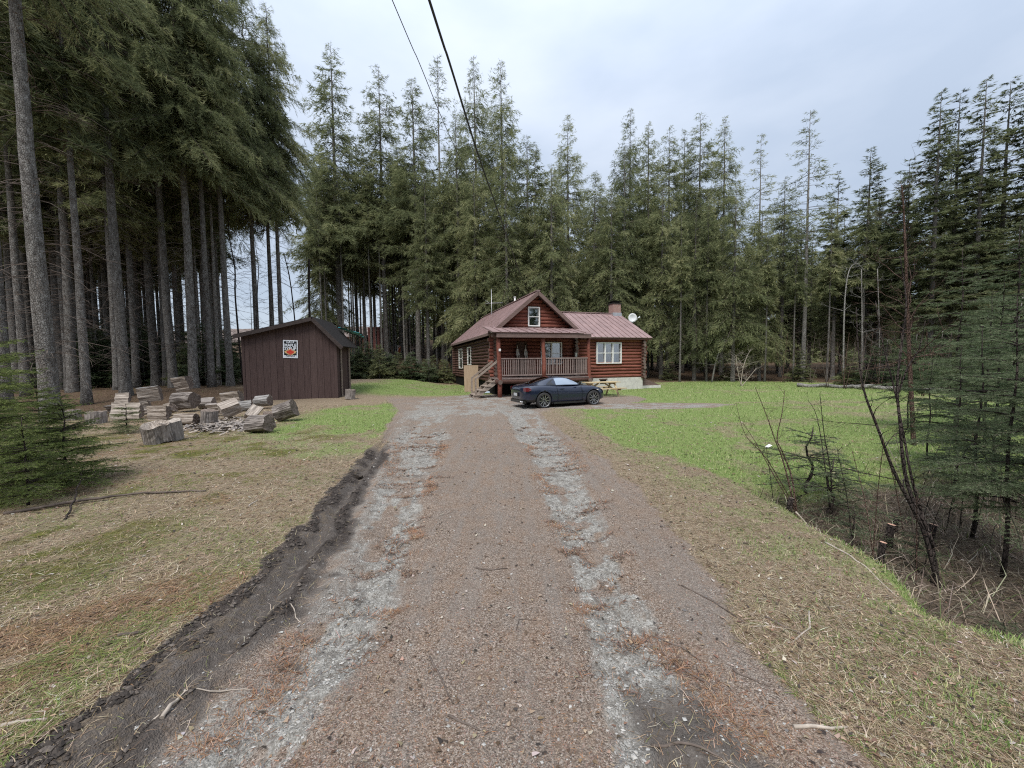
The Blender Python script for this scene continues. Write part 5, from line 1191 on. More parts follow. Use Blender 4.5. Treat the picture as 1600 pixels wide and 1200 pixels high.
LG = [
 ('full', .21, .38, (116, 658), (0, 0, 1), 0, 'grey upright log at the far left of the pile, half hidden by the young spruce', None, 0),
 ('full', .27, .42, (150, 664), (0, 0, 1), 1, 'weathered upright log round left of the little fir bush', None, 0),
 ('slab', .34, .95, (200, 658), lx(.15), 0, 'long pale split slab lying low behind the little fir bush', ('log_bark', 'split_wood', 'cut_end'), 0),
 ('half', .36, .82, (236, 640), lx(.35, .12), .5, 'grey split half log tilted on top of the other slabs', ('grey_wood', 'split_wood', 'cut_end'), .28),
 ('full', .36, .78, (291, 645), lx(.05, .05), 0, 'biggest lying log round in the middle of the pile', None, .1),
 ('half', .40, .8, (288, 632), lx(-.1, .15), .2, 'grey split cap resting behind the top of the biggest round', ('grey_wood', 'split_wood', 'cut_end'), .55),
 ('full', .26, .55, (324, 640), lx(.3), 0, 'brown lying log right behind the biggest round', None, 0),
 ('half', .27, .68, (250, 658), lx(.05), .1, 'short split log with pale ridged top left of the dark ended log', None, 0),
 ('full', .2, .62, (292, 665), lx(.12), 0, 'lying log with a dark hollow end below the biggest round', ('split_wood', 'split_wood', 'cut_end'), 0),
 ('full', .24, .46, (327, 664), (.12, 0, 1), 0, 'ragged upright log standing in the bark litter', None, 0),
 ('wedge', .42, .6, (360, 655), lx(.8, .35), 1.2, 'leaning split wedge with a bright face above the bark litter', ('grey_wood', 'split_wood', 'split_wood'), 0),
 ('half', .36, .75, (364, 644), lx(.1, .1), .3, 'grey split log lying behind the leaning wedge', ('grey_wood', 'split_wood', 'cut_end'), .12),
 ('full', .29, .44, (246, 697), (.03, -.22, 1), 0, 'front upright log round with a hollowed top, closest of the pile', ('log_bark', 'split_wood', 'split_wood'), 0),
 ('full', .24, .50, (269, 692), (-.04, -.15, 1), 0, 'upright log grown against the right of the hollow topped round', ('log_bark', 'split_wood', 'split_wood'), 0),
 ('full', .25, .6, (407, 680), lx(-.12, .08), 0, 'lying log with a black end pointing left, closest to the driveway grass', ('log_bark', 'split_wood', 'cut_end'), 0),
 ('wedge', .34, .5, (397, 656), lx(1.35, .9), .4, 'pale split wedge propped upright left of the big right block', ('split_wood', 'split_wood', 'split_wood'), 0),
 ('full', .25, .62, (412, 640), lx(.05, .08), 0, 'grey log lying against the shed wall behind the wedge', ('grey_wood', 'split_wood', 'cut_end'), .1),
 ('full', .31, .62, (447, 660), lx(.15, .35), 0, 'big chunky block tilted at the right end of the pile', None, 0),
 ('half', .18, .35, (420, 652), lx(.6), 2, 'small dark chunk between the wedge and the big right block', ('cut_end', 'cut_end', 'cut_end'), 0),
 ('slab', .3, .6, (193, 636), lx(.2), 0, 'low grey slab at the back left of the pile', ('grey_wood', 'split_wood', 'cut_end'), 0),
 ('half', .26, .55, (222, 655), lx(.5, .2), .6, 'pale split piece between the long slab and the short ridged log', ('grey_wood', 'split_wood', 'cut_end'), .05),
 ('wedge', .3, .5, (268, 652), lx(-.4, .2), .9, 'grey wedge leaning on the left of the biggest round', ('grey_wood', 'split_wood', 'cut_end'), .1),
 ('half', .24, .5, (338, 652), lx(-.2, .1), .3, 'brown split chunk between the ragged log and the wedge', None, .05),
 ('full', .2, .5, (384, 644), lx(.4, .1), 0, 'small grey log behind the propped wedge', ('grey_wood', 'split_wood', 'cut_end'), .05),
 ('half', .22, .5, (178, 648), lx(-.2), .4, 'dark split chunk behind the left end of the long slab', None, .02),
 ('full', .26, .52, (548, 626), (.1, 0, 1), 0, 'ragged old stump at the right corner of the shed', ('log_bark', 'split_wood', 'cut_end'), 0),
]
for i, (kd, R, L, pp, d, roll, lab, mats, lift) in enumerate(LG):
    chunk(kd, R * .9, L * .9, at(*pp), d, roll, 40 + i, lab, mats or ('log_bark', 'split_wood', 'cut_end'), lift * .85, hollow=.16 if i == 12 else 0, name='log_round' if kd == 'full' else 'split_log', grp='chopped logs in front of the shed' if i < 25 else None)
# bark litter between the logs
r4 = random.Random(8); m = MB()
for i in range(900):
    px = r4.gauss(345, 32); py = r4.gauss(667, 6); x, y = at(px, max(py, 650)); a = r4.uniform(0, 6.28); l = r4.uniform(.03, .19); w = r4.uniform(.01, .035); z = gz(x, y) + r4.uniform(.0, .06); t_ = r4.uniform(-.4, .4)
    u = Vector((math.cos(a), math.sin(a), t_)) * l; v = Vector((-math.sin(a), math.cos(a), r4.uniform(-.5, .5))) * w; p = Vector((x, y, z))
    m.add([p - u - v, p + u - v, p + u + v, p - u + v], [(0, 1, 2, 3)], r4.choice((0, 0, 1)))
tag(m.build('bark_litter', [MT['log_bark'], MT['split_wood']], fix=False), 'heap of torn bark strips and chips between the logs', None, None, 'stuff')
# long felled trunks along the far side of the lawn
for a, b, Y0, Y1, r_, lab in ((1246, 1335, 25.3, 23.2, .13, 'pale felled trunk along the lawn, left piece with a cut end'), (1330, 1432, 23.4, 21.0, .14, 'pale felled trunk along the lawn, middle piece'), (1415, 1500, 21.2, 20.0, .12, 'pale felled trunk along the lawn, right piece behind the thicket')):
    x0, x1 = XB(a, Y0), XB(b, Y1); m = MB(); k = 9
    m.tube([(x0 + (x1 - x0) * i / k, Y0 + (Y1 - Y0) * i / k + .03 * math.sin(i * 2.1), gz(x0 + (x1 - x0) * i / k, Y0 + (Y1 - Y0) * i / k) + r_ * .85 + .05 * math.sin(i * 1.3 + a)) for i in range(k + 1)], [r_ * (1 - .03 * i) for i in range(k + 1)], 12, 0, capmi=1)
    tag(m.build('felled_trunk', [MT['pale_bark'], MT['split_wood']]), lab, 'log', 'felled trunks along the lawn')

# ------------------------------------------------------------------ near young conifers with real needles
def sapling_mesh(name, seed, H, zb, nb, R, mat, nl=.02, nw=.0035, npm=330, flat=.3, s0=(.5, .0), bark='dark_bark', prof=.7, tw=.42, stem=.02, layer=.16):
    g_ = np.random.default_rng(seed); segs = []; m = MB()
    m.tube([(0.015 * math.sin(i * 1.3), .015 * math.cos(i * 1.7), -.1 + (H + .1) * i / 8) for i in range(9)], [stem * (1 - .93 * i / 8) + .002 for i in range(9)], 7, 0)
    for i in range(nb):
        u = g_.random() ** .9; z = H - (H - zb) * u; z = round(z / layer) * layer + g_.normal(0, .02); a = g_.random() * 6.283
        L = max(.08, R * u ** prof * (.55 + .55 * g_.random())); s = s0[0] + (s0[1] - s0[0]) * u + g_.normal(0, .08)
        o = np.array([math.cos(a), math.sin(a), 0]); sv = np.array([-math.sin(a), math.cos(a), 0]); K = 7
        P = np.array([o * L * t_ + np.array([0, 0, z + L * (s * t_ - .28 * t_ * t_ + .12 * t_ ** 3)]) + sv * .03 * L * math.sin(t_ * 4 + a) for t_ in np.linspace(0, 1, K)])
        m.tube([tuple(p) for p in P], [.25 * stem * (1 - .85 * q / (K - 1)) + .0015 for q in range(K)], 4, 0, caps=False)
        for q in range(1, K - 1): segs.append((P[q], P[q + 1]))
        nt_ = max(3, int(L / .05)); sg = 1
        for t_ in np.linspace(.15, .97, nt_):
            sg = -sg; p = np.array([np.interp(t_, np.linspace(0, 1, K), P[:, c]) for c in range(3)])
            l = (tw * L * (1.02 - t_) + .045) * (.7 + .5 * g_.random()); d = o * .62 + sv * sg * .75 + np.array([0, 0, g_.normal(-.06, .16 * (1.2 - flat))]); d /= np.linalg.norm(d)
            e = p + d * l + np.array([0, 0, -.08 * l]); segs.append((p, e))
            if l > .09:
                s2 = 1
                for f in np.arange(.25, .95, .05 / l):
                    s2 = -s2; pp = p + (e - p) * f; l2 = (.5 * l * (1.05 - f) + .02) * (.7 + .5 * g_.random()); d2 = d * .65 + np.cross(d, [0, 0, 1]) * s2 * .7 + np.array([0, 0, g_.normal(-.05, .15)]); segs.append((pp, pp + d2 / np.linalg.norm(d2) * l2))
    A = np.array([s[0] for s in segs]); B = np.array([s[1] for s in segs]); ln = np.linalg.norm(B - A, axis=1)
    cnt = np.maximum(3, (ln * npm).astype(int)); b = np.repeat(np.arange(len(A)), cnt); N = len(b); f = g_.random(N)
    p = A[b] + (B - A)[b] * f[:, None]; dd = (B - A)[b] / (ln[b][:, None] + 1e-9)
    q = g_.normal(0, 1, (N, 3)); q -= dd * (q * dd).sum(1)[:, None]; q[:, 2] *= (1 - .6 * flat); q /= np.linalg.norm(q, axis=1)[:, None] + 1e-9
    d = dd * .7 + q * .75; d /= np.linalg.norm(d, axis=1)[:, None]; w = np.cross(d, g_.normal(0, 1, (N, 3))); w /= np.linalg.norm(w, axis=1)[:, None] + 1e-9
    l = nl * (.7 + .6 * g_.random(N)); V = np.stack([p - w * nw * .5, p + w * nw * .5, p + d * l[:, None]], 1).reshape(-1, 3)
    # the twigs themselves: slim strips
    dw = np.cross((B - A) / (ln[:, None] + 1e-9), g_.normal(0, 1, A.shape)); dw /= np.linalg.norm(dw, axis=1)[:, None] + 1e-9
    TV = np.stack([A - dw * .0025, A + dw * .0025, B], 1).reshape(-1, 3)
    V = np.concatenate([V, TV]); T = len(V) // 3; mi = np.concatenate([np.zeros(N, int), np.ones(len(A), int)])
    bt = g_.normal(0, .12, len(A)); tint = np.concatenate([np.clip(.52 + bt[b] + g_.normal(0, .12, N), 0, 1), np.zeros(len(A))])
    cm = np_mesh(name, V, np.arange(3 * T).reshape(T, 3), [MT[mat], MT['twig']], mi, False, {'tint': tint})
    tm = m.mesh('trunk'); tm.materials.append(MT[bark]); return (H, tm, cm)
VAR['nearA'] = sapling_mesh('crown', 21, 2.5, .1, 130, 1.25, 'fresh_needles', .022, .0055, 230, .2, (.55, -.05), layer=.2)
VAR['nearB'] = sapling_mesh('crown', 22, 1.3, .08, 80, .85, 'fresh_needles', .02, .005, 260, .3, (.5, .0))
VAR['nearC'] = sapling_mesh('crown', 23, .8, .04, 50, .75, 'spruce_needles', .024, .006, 200, .3, (.35, .05))
VAR['firX'] = sapling_mesh('crown', 24, 3.4, .9, 64, 1.2, 'fir_needles', .024, .0065, 200, .5, (.5, -.1), stem=.026, layer=.2)
VAR['firY'] = sapling_mesh('crown', 25, 2.6, .8, 46, 1.0, 'fir_needles', .024, .0065, 210, .5, (.45, -.12), stem=.02, layer=.2)
VAR['firT'] = sapling_mesh('crown', 26, .6, .05, 26, .42, 'fir_needles', .02, .004, 300, .7, (.4, .1), stem=.01)
for px, Y, H, key, lab, rz in (
    (-14, 5.3, 2.6, 'nearA', 'bushy green young spruce at the left edge in the foreground', .4), (100, 5.7, 1.36, 'nearB', 'small yellow green spruce in front of the left logs', 1.0),
    (38, 4.9, 1.15, 'nearB', 'low spreading young spruce under the bushy one at the left edge', 3.0), (-60, 6.6, 2.9, 'nearA', 'young spruce behind the bushy one, cut by the left edge', 2.0),
    (196, 10.6, .8, 'nearC', 'dark low fir bush beside the upright log round', .2),
    (60, 8.5, 1.7, 'nearA', 'young spruce between the foreground bush and the left trunks', 4.0)):
    tree(key, XB(px, Y, .8), Y, H, lab, None, 'young tree', rz=rz, name='young_spruce')
for px, Y, H, key, lab, rw in (
    (1528, 4.5, 2.5, 'firY', 'young fir with dark stem, front left of the right thicket', 1.0), (1578, 3.9, 2.9, 'firX', 'tall young fir closest to the camera at the right edge', .95), (1497, 5.6, 2.2, 'firY', 'young fir behind the bare forked tree, its boughs over the lawn', 1.1),
    (1556, 5.9, 3.1, 'firX', 'tallest young fir in the middle of the right thicket', 1.0), (1452, 6.6, 1.75, 'firY', 'short young fir at the left end of the right thicket', 1.0), (1622, 4.9, 3.3, 'firY', 'young fir cut by the right edge', .9),
    (1494, 9.0, 4.3, 'firX', 'taller fir behind the thicket with a dark straight trunk', 1.0), (1580, 9.5, 5.0, 'firX', 'big young fir at the back right of the thicket', 1.0), (1646, 3.7, 2.7, 'firY', 'young fir mostly outside the right edge', 1.0), (1420, 9.8, 2.6, 'firY', 'thin young fir standing on the lawn behind the forked tree', .9), (1540, 7.4, 3.0, 'firY', 'half hidden fir inside the right thicket', 1.1),
    (1266, 5.4, .95, 'firT', 'small fir seedling beside the leaning bare shrub', 1.5), (1300, 5.0, .85, 'firT', 'fir seedling between the bare shrub and the cut stubs', 1.5), (1338, 4.3, .5, 'firT', 'tiny fir seedling low in the ditch brush', 1.1), (1440, 4.0, .45, 'firT', 'fir sprig hanging before the forked tree base', 1.2), (1583, 3.05, .3, 'firT', 'fir sprig at the bottom of the ditch', 1.2)):
    tree(key, XB(px, Y, .8), Y, H, lab, None, 'young tree', rw=rw, rz=px * .37, name='young_fir')

# ------------------------------------------------------------------ bare shrubs and the forked bare tree
def bare(name, lab, stems, mat, seed, nbr, blen, cat='shrub', sub=3, up=.5, bend=.25):
    g_ = random.Random(seed); root = None
    for si, (pl, r0, r1) in enumerate(stems):
        ps = [PT(*q) for q in pl]
        if root is None:
            z = gz(ps[0].x, ps[0].y); root = thing(name, lab, cat, (ps[0].x, ps[0].y, z))
        o0 = root.location; ps = [p - o0 for p in ps]
        if si == 0 or pl[0][1] == stems[0][0][0][1]: ps[0].z = -.06
        m = MB(); out = []
        for i in range(len(ps) - 1):
            a, b, c, e = ps[max(i - 1, 0)], ps[i], ps[i + 1], ps[min(i + 2, len(ps) - 1)]
            for k in range(4):
                t_ = k / 4; out.append(.5 * ((2 * b) + (c - a) * t_ + (2 * a - 5 * b + 4 * c - e) * t_ ** 2 + (3 * b - a - 3 * c + e) * t_ ** 3))
        out.append(ps[-1]); n = len(out)
        m.tube(out, [(r0 + (r1 - r0) * (i / (n - 1))) * g_.uniform(.93, 1.07) for i in range(n)], 8, 0)
        def branch(p, d, l, r, dep):
            q = [p]; k = 4
            for j in range(k):
                d = (d + Vector((g_.gauss(0, bend), g_.gauss(0, bend), g_.gauss(.06, bend * .7)))).normalized(); q.append(q[-1] + d * l / k)
            m.tube(q, [r * (1 - .8 * j / k) for j in range(k + 1)], 4 if dep == 0 else 3, 0, caps=False)
            if dep < sub - 1 and l > .12:
                for j in range(g_.randint(2, 4)):
                    t_ = g_.uniform(.25, .95) * k; i0 = min(int(t_), k - 1); s_ = q[i0].lerp(q[i0 + 1], t_ - i0)
                    branch(s_, (d + Vector((g_.gauss(0, .7), g_.gauss(0, .7), g_.gauss(.1, .5)))).normalized(), l * g_.uniform(.25, .55), r * .5, dep + 1)
        nb_ = int(nbr * g_.uniform(.8, 1.2))
        for k in range(nb_):
            i = int(n * g_.uniform(.3, .99)); i = min(i, n - 1); f = i / (n - 1); a = g_.uniform(0, 6.28)
            branch(out[i], Vector((math.cos(a), math.sin(a), g_.uniform(-.1, .9) * up * 2)).normalized(), blen * g_.uniform(.35, 1) * (1.15 - .6 * f), max(.0022, (r0 + (r1 - r0) * f) * .38), 0)
        m.build('stem', MT[mat], root, fix=False)
    return root
bare('forked_bare_tree', 'dark leafless tree forking into several stems above the ditch', [
    ([(1470, 872, 3.75), (1446, 838, 3.8), (1424, 790, 3.85), (1396, 735, 3.9), (1370, 665, 3.95), (1350, 610, 4.0), (1341, 545, 4.05), (1338, 480, 4.1)], .022, .004),
    ([(1470, 872, 3.75), (1452, 836, 3.85), (1432, 795, 3.9), (1414, 740, 4.0), (1406, 660, 4.05), (1402, 600, 4.1), (1410, 530, 4.15), (1416, 470, 4.2), (1406, 400, 4.3)], .021, .004),
    ([(1460, 855, 3.8), (1440, 800, 3.9), (1424, 745, 3.95), (1412, 680, 4.05), (1398, 610, 4.1), (1380, 540, 4.2), (1368, 470, 4.3)], .016, .004),
    ([(1403, 615, 4.1), (1418, 575, 4.1), (1436, 545, 4.1), (1446, 500, 4.1)], .010, .003)], 'dark_bark', 3, 9, .75, 'tree')
bare('bare_reddish_tree', 'slim leafless tree with reddish bark and pale twigs beyond the thicket', [
    ([(1428, 700, 7.9), (1425, 640, 7.9), (1421, 560, 7.95), (1418, 480, 8.0), (1415, 400, 8.0), (1412, 330, 8.0), (1409, 290, 8.0)], .045, .01)], 'red_bark', 4, 46, 1.5, 'tree', up=.6, sub=3)
bare('bare_shrub', 'leafless budding shrub leaning over the lawn edge', [
    ([(1248, 800, 4.6), (1235, 765, 4.65), (1222, 715, 4.7), (1212, 690, 4.7), (1198, 650, 4.75), (1180, 605, 4.8)], .011, .003),
    ([(1248, 800, 4.6), (1238, 750, 4.7), (1222, 705, 4.75), (1214, 685, 4.8), (1222, 645, 4.8), (1226, 610, 4.8)], .011, .003),
    ([(1240, 795, 4.6), (1205, 735, 4.7), (1180, 690, 4.7), (1160, 660, 4.75)], .007, .002),
    ([(1245, 798, 4.6), (1200, 720, 4.5), (1165, 680, 4.5), (1150, 630, 4.6)], .006, .002)], 'red_bark', 5, 9, .42)
bare('bare_shrub', 'two tall thin leafless stems right of the budding shrub', [
    ([(1302, 795, 5.0), (1298, 740, 5.0), (1288, 680, 5.05), (1281, 615, 5.1)], .009, .003), ([(1296, 792, 5.0), (1288, 720, 5.0), (1276, 650, 5.1), (1262, 625, 5.1)], .007, .002)], 'dark_bark', 6, 6, .4)
bare('bare_shrub', 'grey leafless shrub at the foot of the forked trunk by the lawn', [
    ([(1158, 604, 27), (1160, 580, 27), (1166, 560, 27), (1172, 548, 27)], .03, .01), ([(1158, 604, 27), (1152, 575, 27), (1150, 555, 27)], .03, .01), ([(1158, 604, 27), (1170, 590, 27), (1182, 575, 27)], .03, .01)], 'pale_twig', 7, 16, 1.4)
for i, (a, Y) in enumerate(((1290, 24), (1318, 23), (1345, 22), (1372, 24), (1400, 20), (1440, 18), (1478, 19), (1355, 27), (1265, 29), (1222, 30), (1330, 29))):
    z0 = 568 + 603 * 1.8 / Y * .9
    bare('bare_thicket_shrub', 'tangle of leafless brown stems at the edge of the right wood', [([(a, z0, Y), (a + 4, 560, Y), (a + 9, 520, Y)], .02, .006), ([(a + 3, z0, Y), (a - 5, 565, Y), (a - 10, 535, Y)], .018, .005), ([(a + 3, z0, Y), (a + 12, 570, Y), (a + 22, 540, Y)], .018, .005)], 'red_bark' if i % 2 else 'twig', 60 + i, 9, 1.7)['group'] = 'leafless shrubs along the right wood'
r6 = random.Random(21)
for i in range(44):
    px = r6.uniform(1180, 1590); Y = r6.uniform(3.6, 6.6); v = XB(px, Y, .3)
    if float(brush_mask(np.array([v]), np.array([Y]))[0]) < .4: continue
    c0 = PT(px, 700, Y); py0 = 600 - FPX * math.tan(math.asin((-.2 - CAMH) / math.hypot(Y, CAMH + .2)) + PITCH) if False else 567 + FPX * (CAMH + .25) / Y
    h = r6.uniform(60, 190) * 4.5 / Y; l = r6.uniform(-60, 60)
    bare('dead_stem', 'thin dead leafless stem sticking up out of the ditch brush', [([(px, py0, Y), (px + l * .4, py0 - h * .5, Y), (px + l, py0 - h, Y + r6.uniform(-.2, .2))], .006, .002)], r6.choice(('twig', 'dark_bark', 'red_bark', 'pale_twig')), 300 + i, 6, .35, 'stem')['group'] = 'dead stems in the ditch brush'
# snag and thin leafless stems in the sky gap
for lab, pl, r0, r1, mat in (('black broken snag behind the shed peak', [(484, 520, 33), (483, 470, 33), (483, 405, 33)], .10, .085, 'dark_bark'), ('thin leafless stem leaning right of the three close trunks', [(466, 500, 31), (455, 450, 31), (443, 395, 31)], .06, .03, 'dark_bark'),
    ('dark leafless stem curving up at the left of the sky gap', [(376, 520, 26), (368, 470, 26), (367, 420, 26), (358, 370, 26), (356, 330, 26)], .06, .02, 'dark_bark'), ('thin leafless stem beside the leftmost of the three trunks', [(396, 515, 26), (402, 460, 26), (404, 420, 26), (397, 370, 26)], .04, .012, 'dark_bark'), ('thin grey leafless sapling in the sky gap', [(393, 520, 29), (392, 480, 29), (390, 440, 29)], .025, .008, 'twig')):
    bare('bare_tree', lab, [(pl, r0, r1)], mat, int(r0 * 1000) + pl[0][0], 0 if 'snag' in lab else 16, 3.2, 'tree')
# forked leaning stems on the lawn edge
for lab, pl, r0, r1 in (('pale leaning stem crossing behind the lawn', [(1112, 597, 32), (1120, 560, 32), (1133, 530, 32)], .07, .04), ('tall pale stem bent over at its top in the right wood', [(1318, 600, 27), (1318, 540, 27), (1320, 470, 27), (1326, 425, 27), (1338, 412, 27), (1352, 424, 27)], .055, .02), ('straight pale stem in front of the right wood', [(1347, 600, 28), (1347, 520, 28), (1346, 420, 28)], .055, .03), ('second straight pale stem in front of the right wood', [(1374, 600, 28), (1374, 520, 28), (1371, 420, 28)], .045, .025)):
    bare('bare_tree', lab, [(pl, r0, r1)], 'pale_bark', pl[0][0], 14, 2.4, 'tree')
# cut stubs, mound, clods
for px, py, h, r_, lab in ((1389, 822, .25, .038, 'cut sapling stub with pink top, left of the forked tree'), (1376, 845, .26, .03, 'shorter cut stub with yellow top closest to the verge'), (1455, 815, .2, .036, 'cut sapling stub with pink top right of the forked tree'), (1398, 805, .2, .03, 'small grey cut stub behind the pink one'), (1232, 812, .16, .03, 'old dark stub at the ditch edge by the budding shrub')):
    v = PT(px, py, 603 * 1.8 / (py - 559) * 1.06); z = gz(v.x, v.y); m = MB(); m.tube([(0, 0, -.1), (.01, 0, h * .5), (.03, .0, h)], [r_ * 1.15, r_, r_], 9, 0, capmi=1)
    o_ = m.build('cut_stub', [MT['dark_bark'], MT['fresh_cut'] if 'dark' not in lab else MT['cut_end']]); o_.location = (v.x, v.y, z); tag(o_, lab, 'stump')
g_ = np.random.default_rng(9)
def mound(name, lab, cat, px, py, rx, ry, rz_, mats, seed, Y=None):
    v = G(px, py) if Y is None else PT(px, py, Y); z = gz(v.x, v.y); n, k = 22, 9; m = MB()
    for j in range(k):
        f = j / (k - 1) * math.pi / 2
        for i in range(n):
            a = 2 * math.pi * i / n; q = 1 + .35 * (float(vnoise(np.array(a * 1.6 + j * .2), np.array(j * .8 + seed), seed)) - .5) * 2
            m.v.append((rx * math.cos(f) * math.cos(a) * q, ry * math.cos(f) * math.sin(a) * q, -.1 + rz_ * math.sin(f) * q))
    for j in range(k - 1):
        for i in range(n): m.f.append((j * n + i, j * n + (i + 1) % n, (j + 1) * n + (i + 1) % n, (j + 1) * n + i)); m.m.append(0); m.sm.append(False)
    o_ = m.build(name, mats); o_.location = (v.x, v.y, z); return tag(o_, lab, cat)
simple('moss_clump', (.06, .05, .026), .98, .05, .6, 22, .8); simple('dark_earth', (.03, .024, .02), .95, .1, .5, 18, .8); simple('grey_stone', (.30, .29, .28), .9, .2, .25, 9, .4)
mound('mossy_mound', 'mossy hummock of old roots at the mouth of the dark ditch', 'mound', 1500, 905, .26, .22, .17, MT['moss_clump'], 3)
mound('dirt_clod', 'lone black dirt clod on the grass right of the driveway', 'clod', 1103, 748, .09, .08, .09, MT['dark_earth'], 5)
mound('dirt_clod', 'dark clod on the left berm where the mud bank ends', 'clod', 556, 742, .16, .12, .12, MT['dark_earth'], 6)
mound('red_brown_clod', 'small reddish clod on the straw left of the driveway', 'clod', 298, 762, .07, .06, .05, MT['log_bark'], 7)
m = MB(); v = G(1200, 709); m.slab((-.07, -.025, .01), (.07, -.03, .04), (.065, .03, .05), (-.065, .025, .015), .006); o_ = m.build('white_scrap', MT['white_paint']); o_.location = (v.x, v.y, gz(v.x, v.y) + .1); o_.rotation_euler = (.2, 0, .5); tag(o_, 'white scrap caught in the shrub over the lawn', 'scrap')

# ------------------------------------------------------------------ sticks
def stick(px, r_, lab, mat='twig', lift=.5, z0=0):
    ps = [];
    for q in px:
        v = G(q[0], q[1]); ps.append(Vector((v.x, v.y, gz(v.x, v.y) + r_ * lift + (q[2] if len(q) > 2 else 0))))
    o0 = ps[0].copy(); out = []
    for i in range(len(ps) - 1):
        k = max(3, int((ps[i + 1] - ps[i]).length / .06))
        for j in range(k):
            p = ps[i].lerp(ps[i + 1], j / k); p.z = max(p.z, gz(p.x, p.y) + r_ * lift); out.append(p - o0 + Vector((lr.gauss(0, r_ * .45), lr.gauss(0, r_ * .45), 0)))
    out.append(ps[-1] - o0); n = len(out); m = MB(); m.tube(out, [r_ * (1 - .55 * i / n) * lr.uniform(.9, 1.1) for i in range(n)], 7, 0)
    o_ = m.build('fallen_stick', MT[mat]); o_.location = o0; tag(o_, lab, 'stick'); return o_
stick([(8, 810), (120, 792, .03), (215, 779, .02), (322, 771)], .022, 'long grey fallen branch under the young spruce at the left', 'twig')
stick([(102, 818), (118, 795, .1), (134, 765, .3)], .012, 'short stick leaning up over the long fallen branch', 'dark_bark')
stick([(1239, 1135), (1282, 1137), (1324, 1137)], .0105, 'thick pale broken stick at the lower right of the driveway', 'pale_twig')
stick([(1197, 966), (1222, 978), (1249, 993)], .011, 'dark straight stick on the right verge', 'twig')
stick([(1264, 955), (1265, 980), (1239, 1005)], .007, 'pale bent twig right of the dark straight stick', 'pale_twig')
stick([(1175, 980), (1200, 979), (1228, 984)], .006, 'pale thin twig left of the dark straight stick', 'pale_twig')
stick([(1066, 914), (1115, 940), (1163, 974)], .007, 'long thin dark twig beside the right wheel track', 'twig')
stick([(1062, 1035), (1095, 1055), (1119, 1080)], .009, 'brown stick lying along the right grey track', 'twig')
stick([(1016, 985), (1050, 1003), (1095, 1030)], .008, 'curved brown stick across the right track', 'twig')
stick([(1145, 1048), (1170, 1060), (1204, 1073)], .007, 'thin stick on the pebbly right side of the track', 'twig')
stick([(1517, 930), (1552, 941), (1584, 954)], .012, 'pale stick at the lip of the dark ditch', 'pale_twig')
stick([(1243, 802, .05), (1275, 808, .06), (1308, 816, .03)], .009, 'pale branch low in the ditch brush', 'pale_twig')
stick([(1289, 846), (1340, 872), (1404, 905)], .01, 'long pale branch along the ditch edge', 'pale_twig')
stick([(1592, 970), (1590, 990), (1600, 1010)], .007, 'pale curved twig at the right edge', 'pale_twig')
stick([(672, 1026), (690, 1062), (708, 1101)], .006, 'curved brown twig in the middle of the driveway', 'twig')
stick([(701, 1119), (725, 1132), (750, 1143)], .006, 'straight twig at the bottom of the driveway', 'twig')
stick([(743, 889), (768, 892), (793, 889)], .009, 'short stick across the middle of the driveway', 'twig')
stick([(794, 1013), (812, 1024), (830, 1035)], .004, 'fine twig right of the driveway centre', 'twig')
stick([(806, 985), (812, 968), (837, 970)], .004, 'small hooked twig at the driveway centre', 'twig')
stick([(794, 1127), (815, 1145)], .004, 'tiny twig low in the driveway', 'twig')
stick([(253, 1132), (268, 1115, .02), (282, 1097)], .012, 'pale split stick lying in the dark mud rut', 'pale_twig')
stick([(212, 1143), (292, 1088, .02), (345, 1080, .01), (400, 1077)], .005, 'long thin twig arching over the mud rut', 'pale_twig')
stick([(0, 1138), (75, 1129)], .01, 'pale stick on the straw at the lower left', 'pale_twig')
stick([(185, 1001), (205, 997), (226, 992)], .012, 'short dark stick on the straw by the mud bank', 'twig')
stick([(454, 938), (462, 960), (470, 970)], .005, 'thin pale twig at the edge of the left track', 'pale_twig')
stick([(1018, 1148), (1080, 1155), (1130, 1168)], .008, 'brown twig in the litter ridge at the bottom right of the road', 'twig')
stick([(388, 796), (402, 785)], .012, 'small white splinter on the left grass', 'pale_twig')

# ------------------------------------------------------------------ ground cover: grass, straw, litter, pebbles
g_ = np.random.default_rng(77)
def sample(n, y0, y1):
    y = y0 * (y1 / y0) ** g_.random(n); x = (g_.random(n) * 2 - 1) * 1.42 * y; return x, y
def blades(name, x, y, ln, wd, lean, col, up, lab, mat='grass_blade', seg=True, lift=0.0):
    N = len(x); z = terrain(x, y) - .004 + lift; a = g_.random(N) * 2 * np.pi; dx, dy = np.cos(a), np.sin(a)
    p = np.stack([x, y, z], -1); w = np.stack([-dy, dx, 0 * dx], -1) * (wd * .5)[:, None]
    b = a + g_.normal(0, .5, N); ex, ey = np.cos(b), np.sin(b)
    mid = p + np.stack([dx * ln * .5 * lean, dy * ln * .5 * lean, ln * .55 * up], -1)
    tip = mid + np.stack([ex * ln * .55 * lean, ey * ln * .55 * lean, ln * (.5 * up - .35 * lean * up)], -1)
    if seg:
        V = np.stack([p - w, p + w, mid + w * .8, mid - w * .8, tip], 1).reshape(-1, 3); i = np.arange(N)[:, None] * 5
        F = np.concatenate([i + np.array([[0, 1, 2]]), i + np.array([[0, 2, 3]]), i + np.array([[3, 2, 4]])]); C = np.repeat(col, 5, axis=0)
    else:
        V = np.stack([p - w, p + w, tip], 1).reshape(-1, 3); F = np.arange(3 * N).reshape(N, 3); C = np.repeat(col, 3, axis=0)
    o_ = link(name, np_mesh(name, V, F, MT[mat], pcol={'col': np.concatenate([C, np.ones((len(C), 1))], 1)})); return tag(o_, lab, None, None, 'stuff')
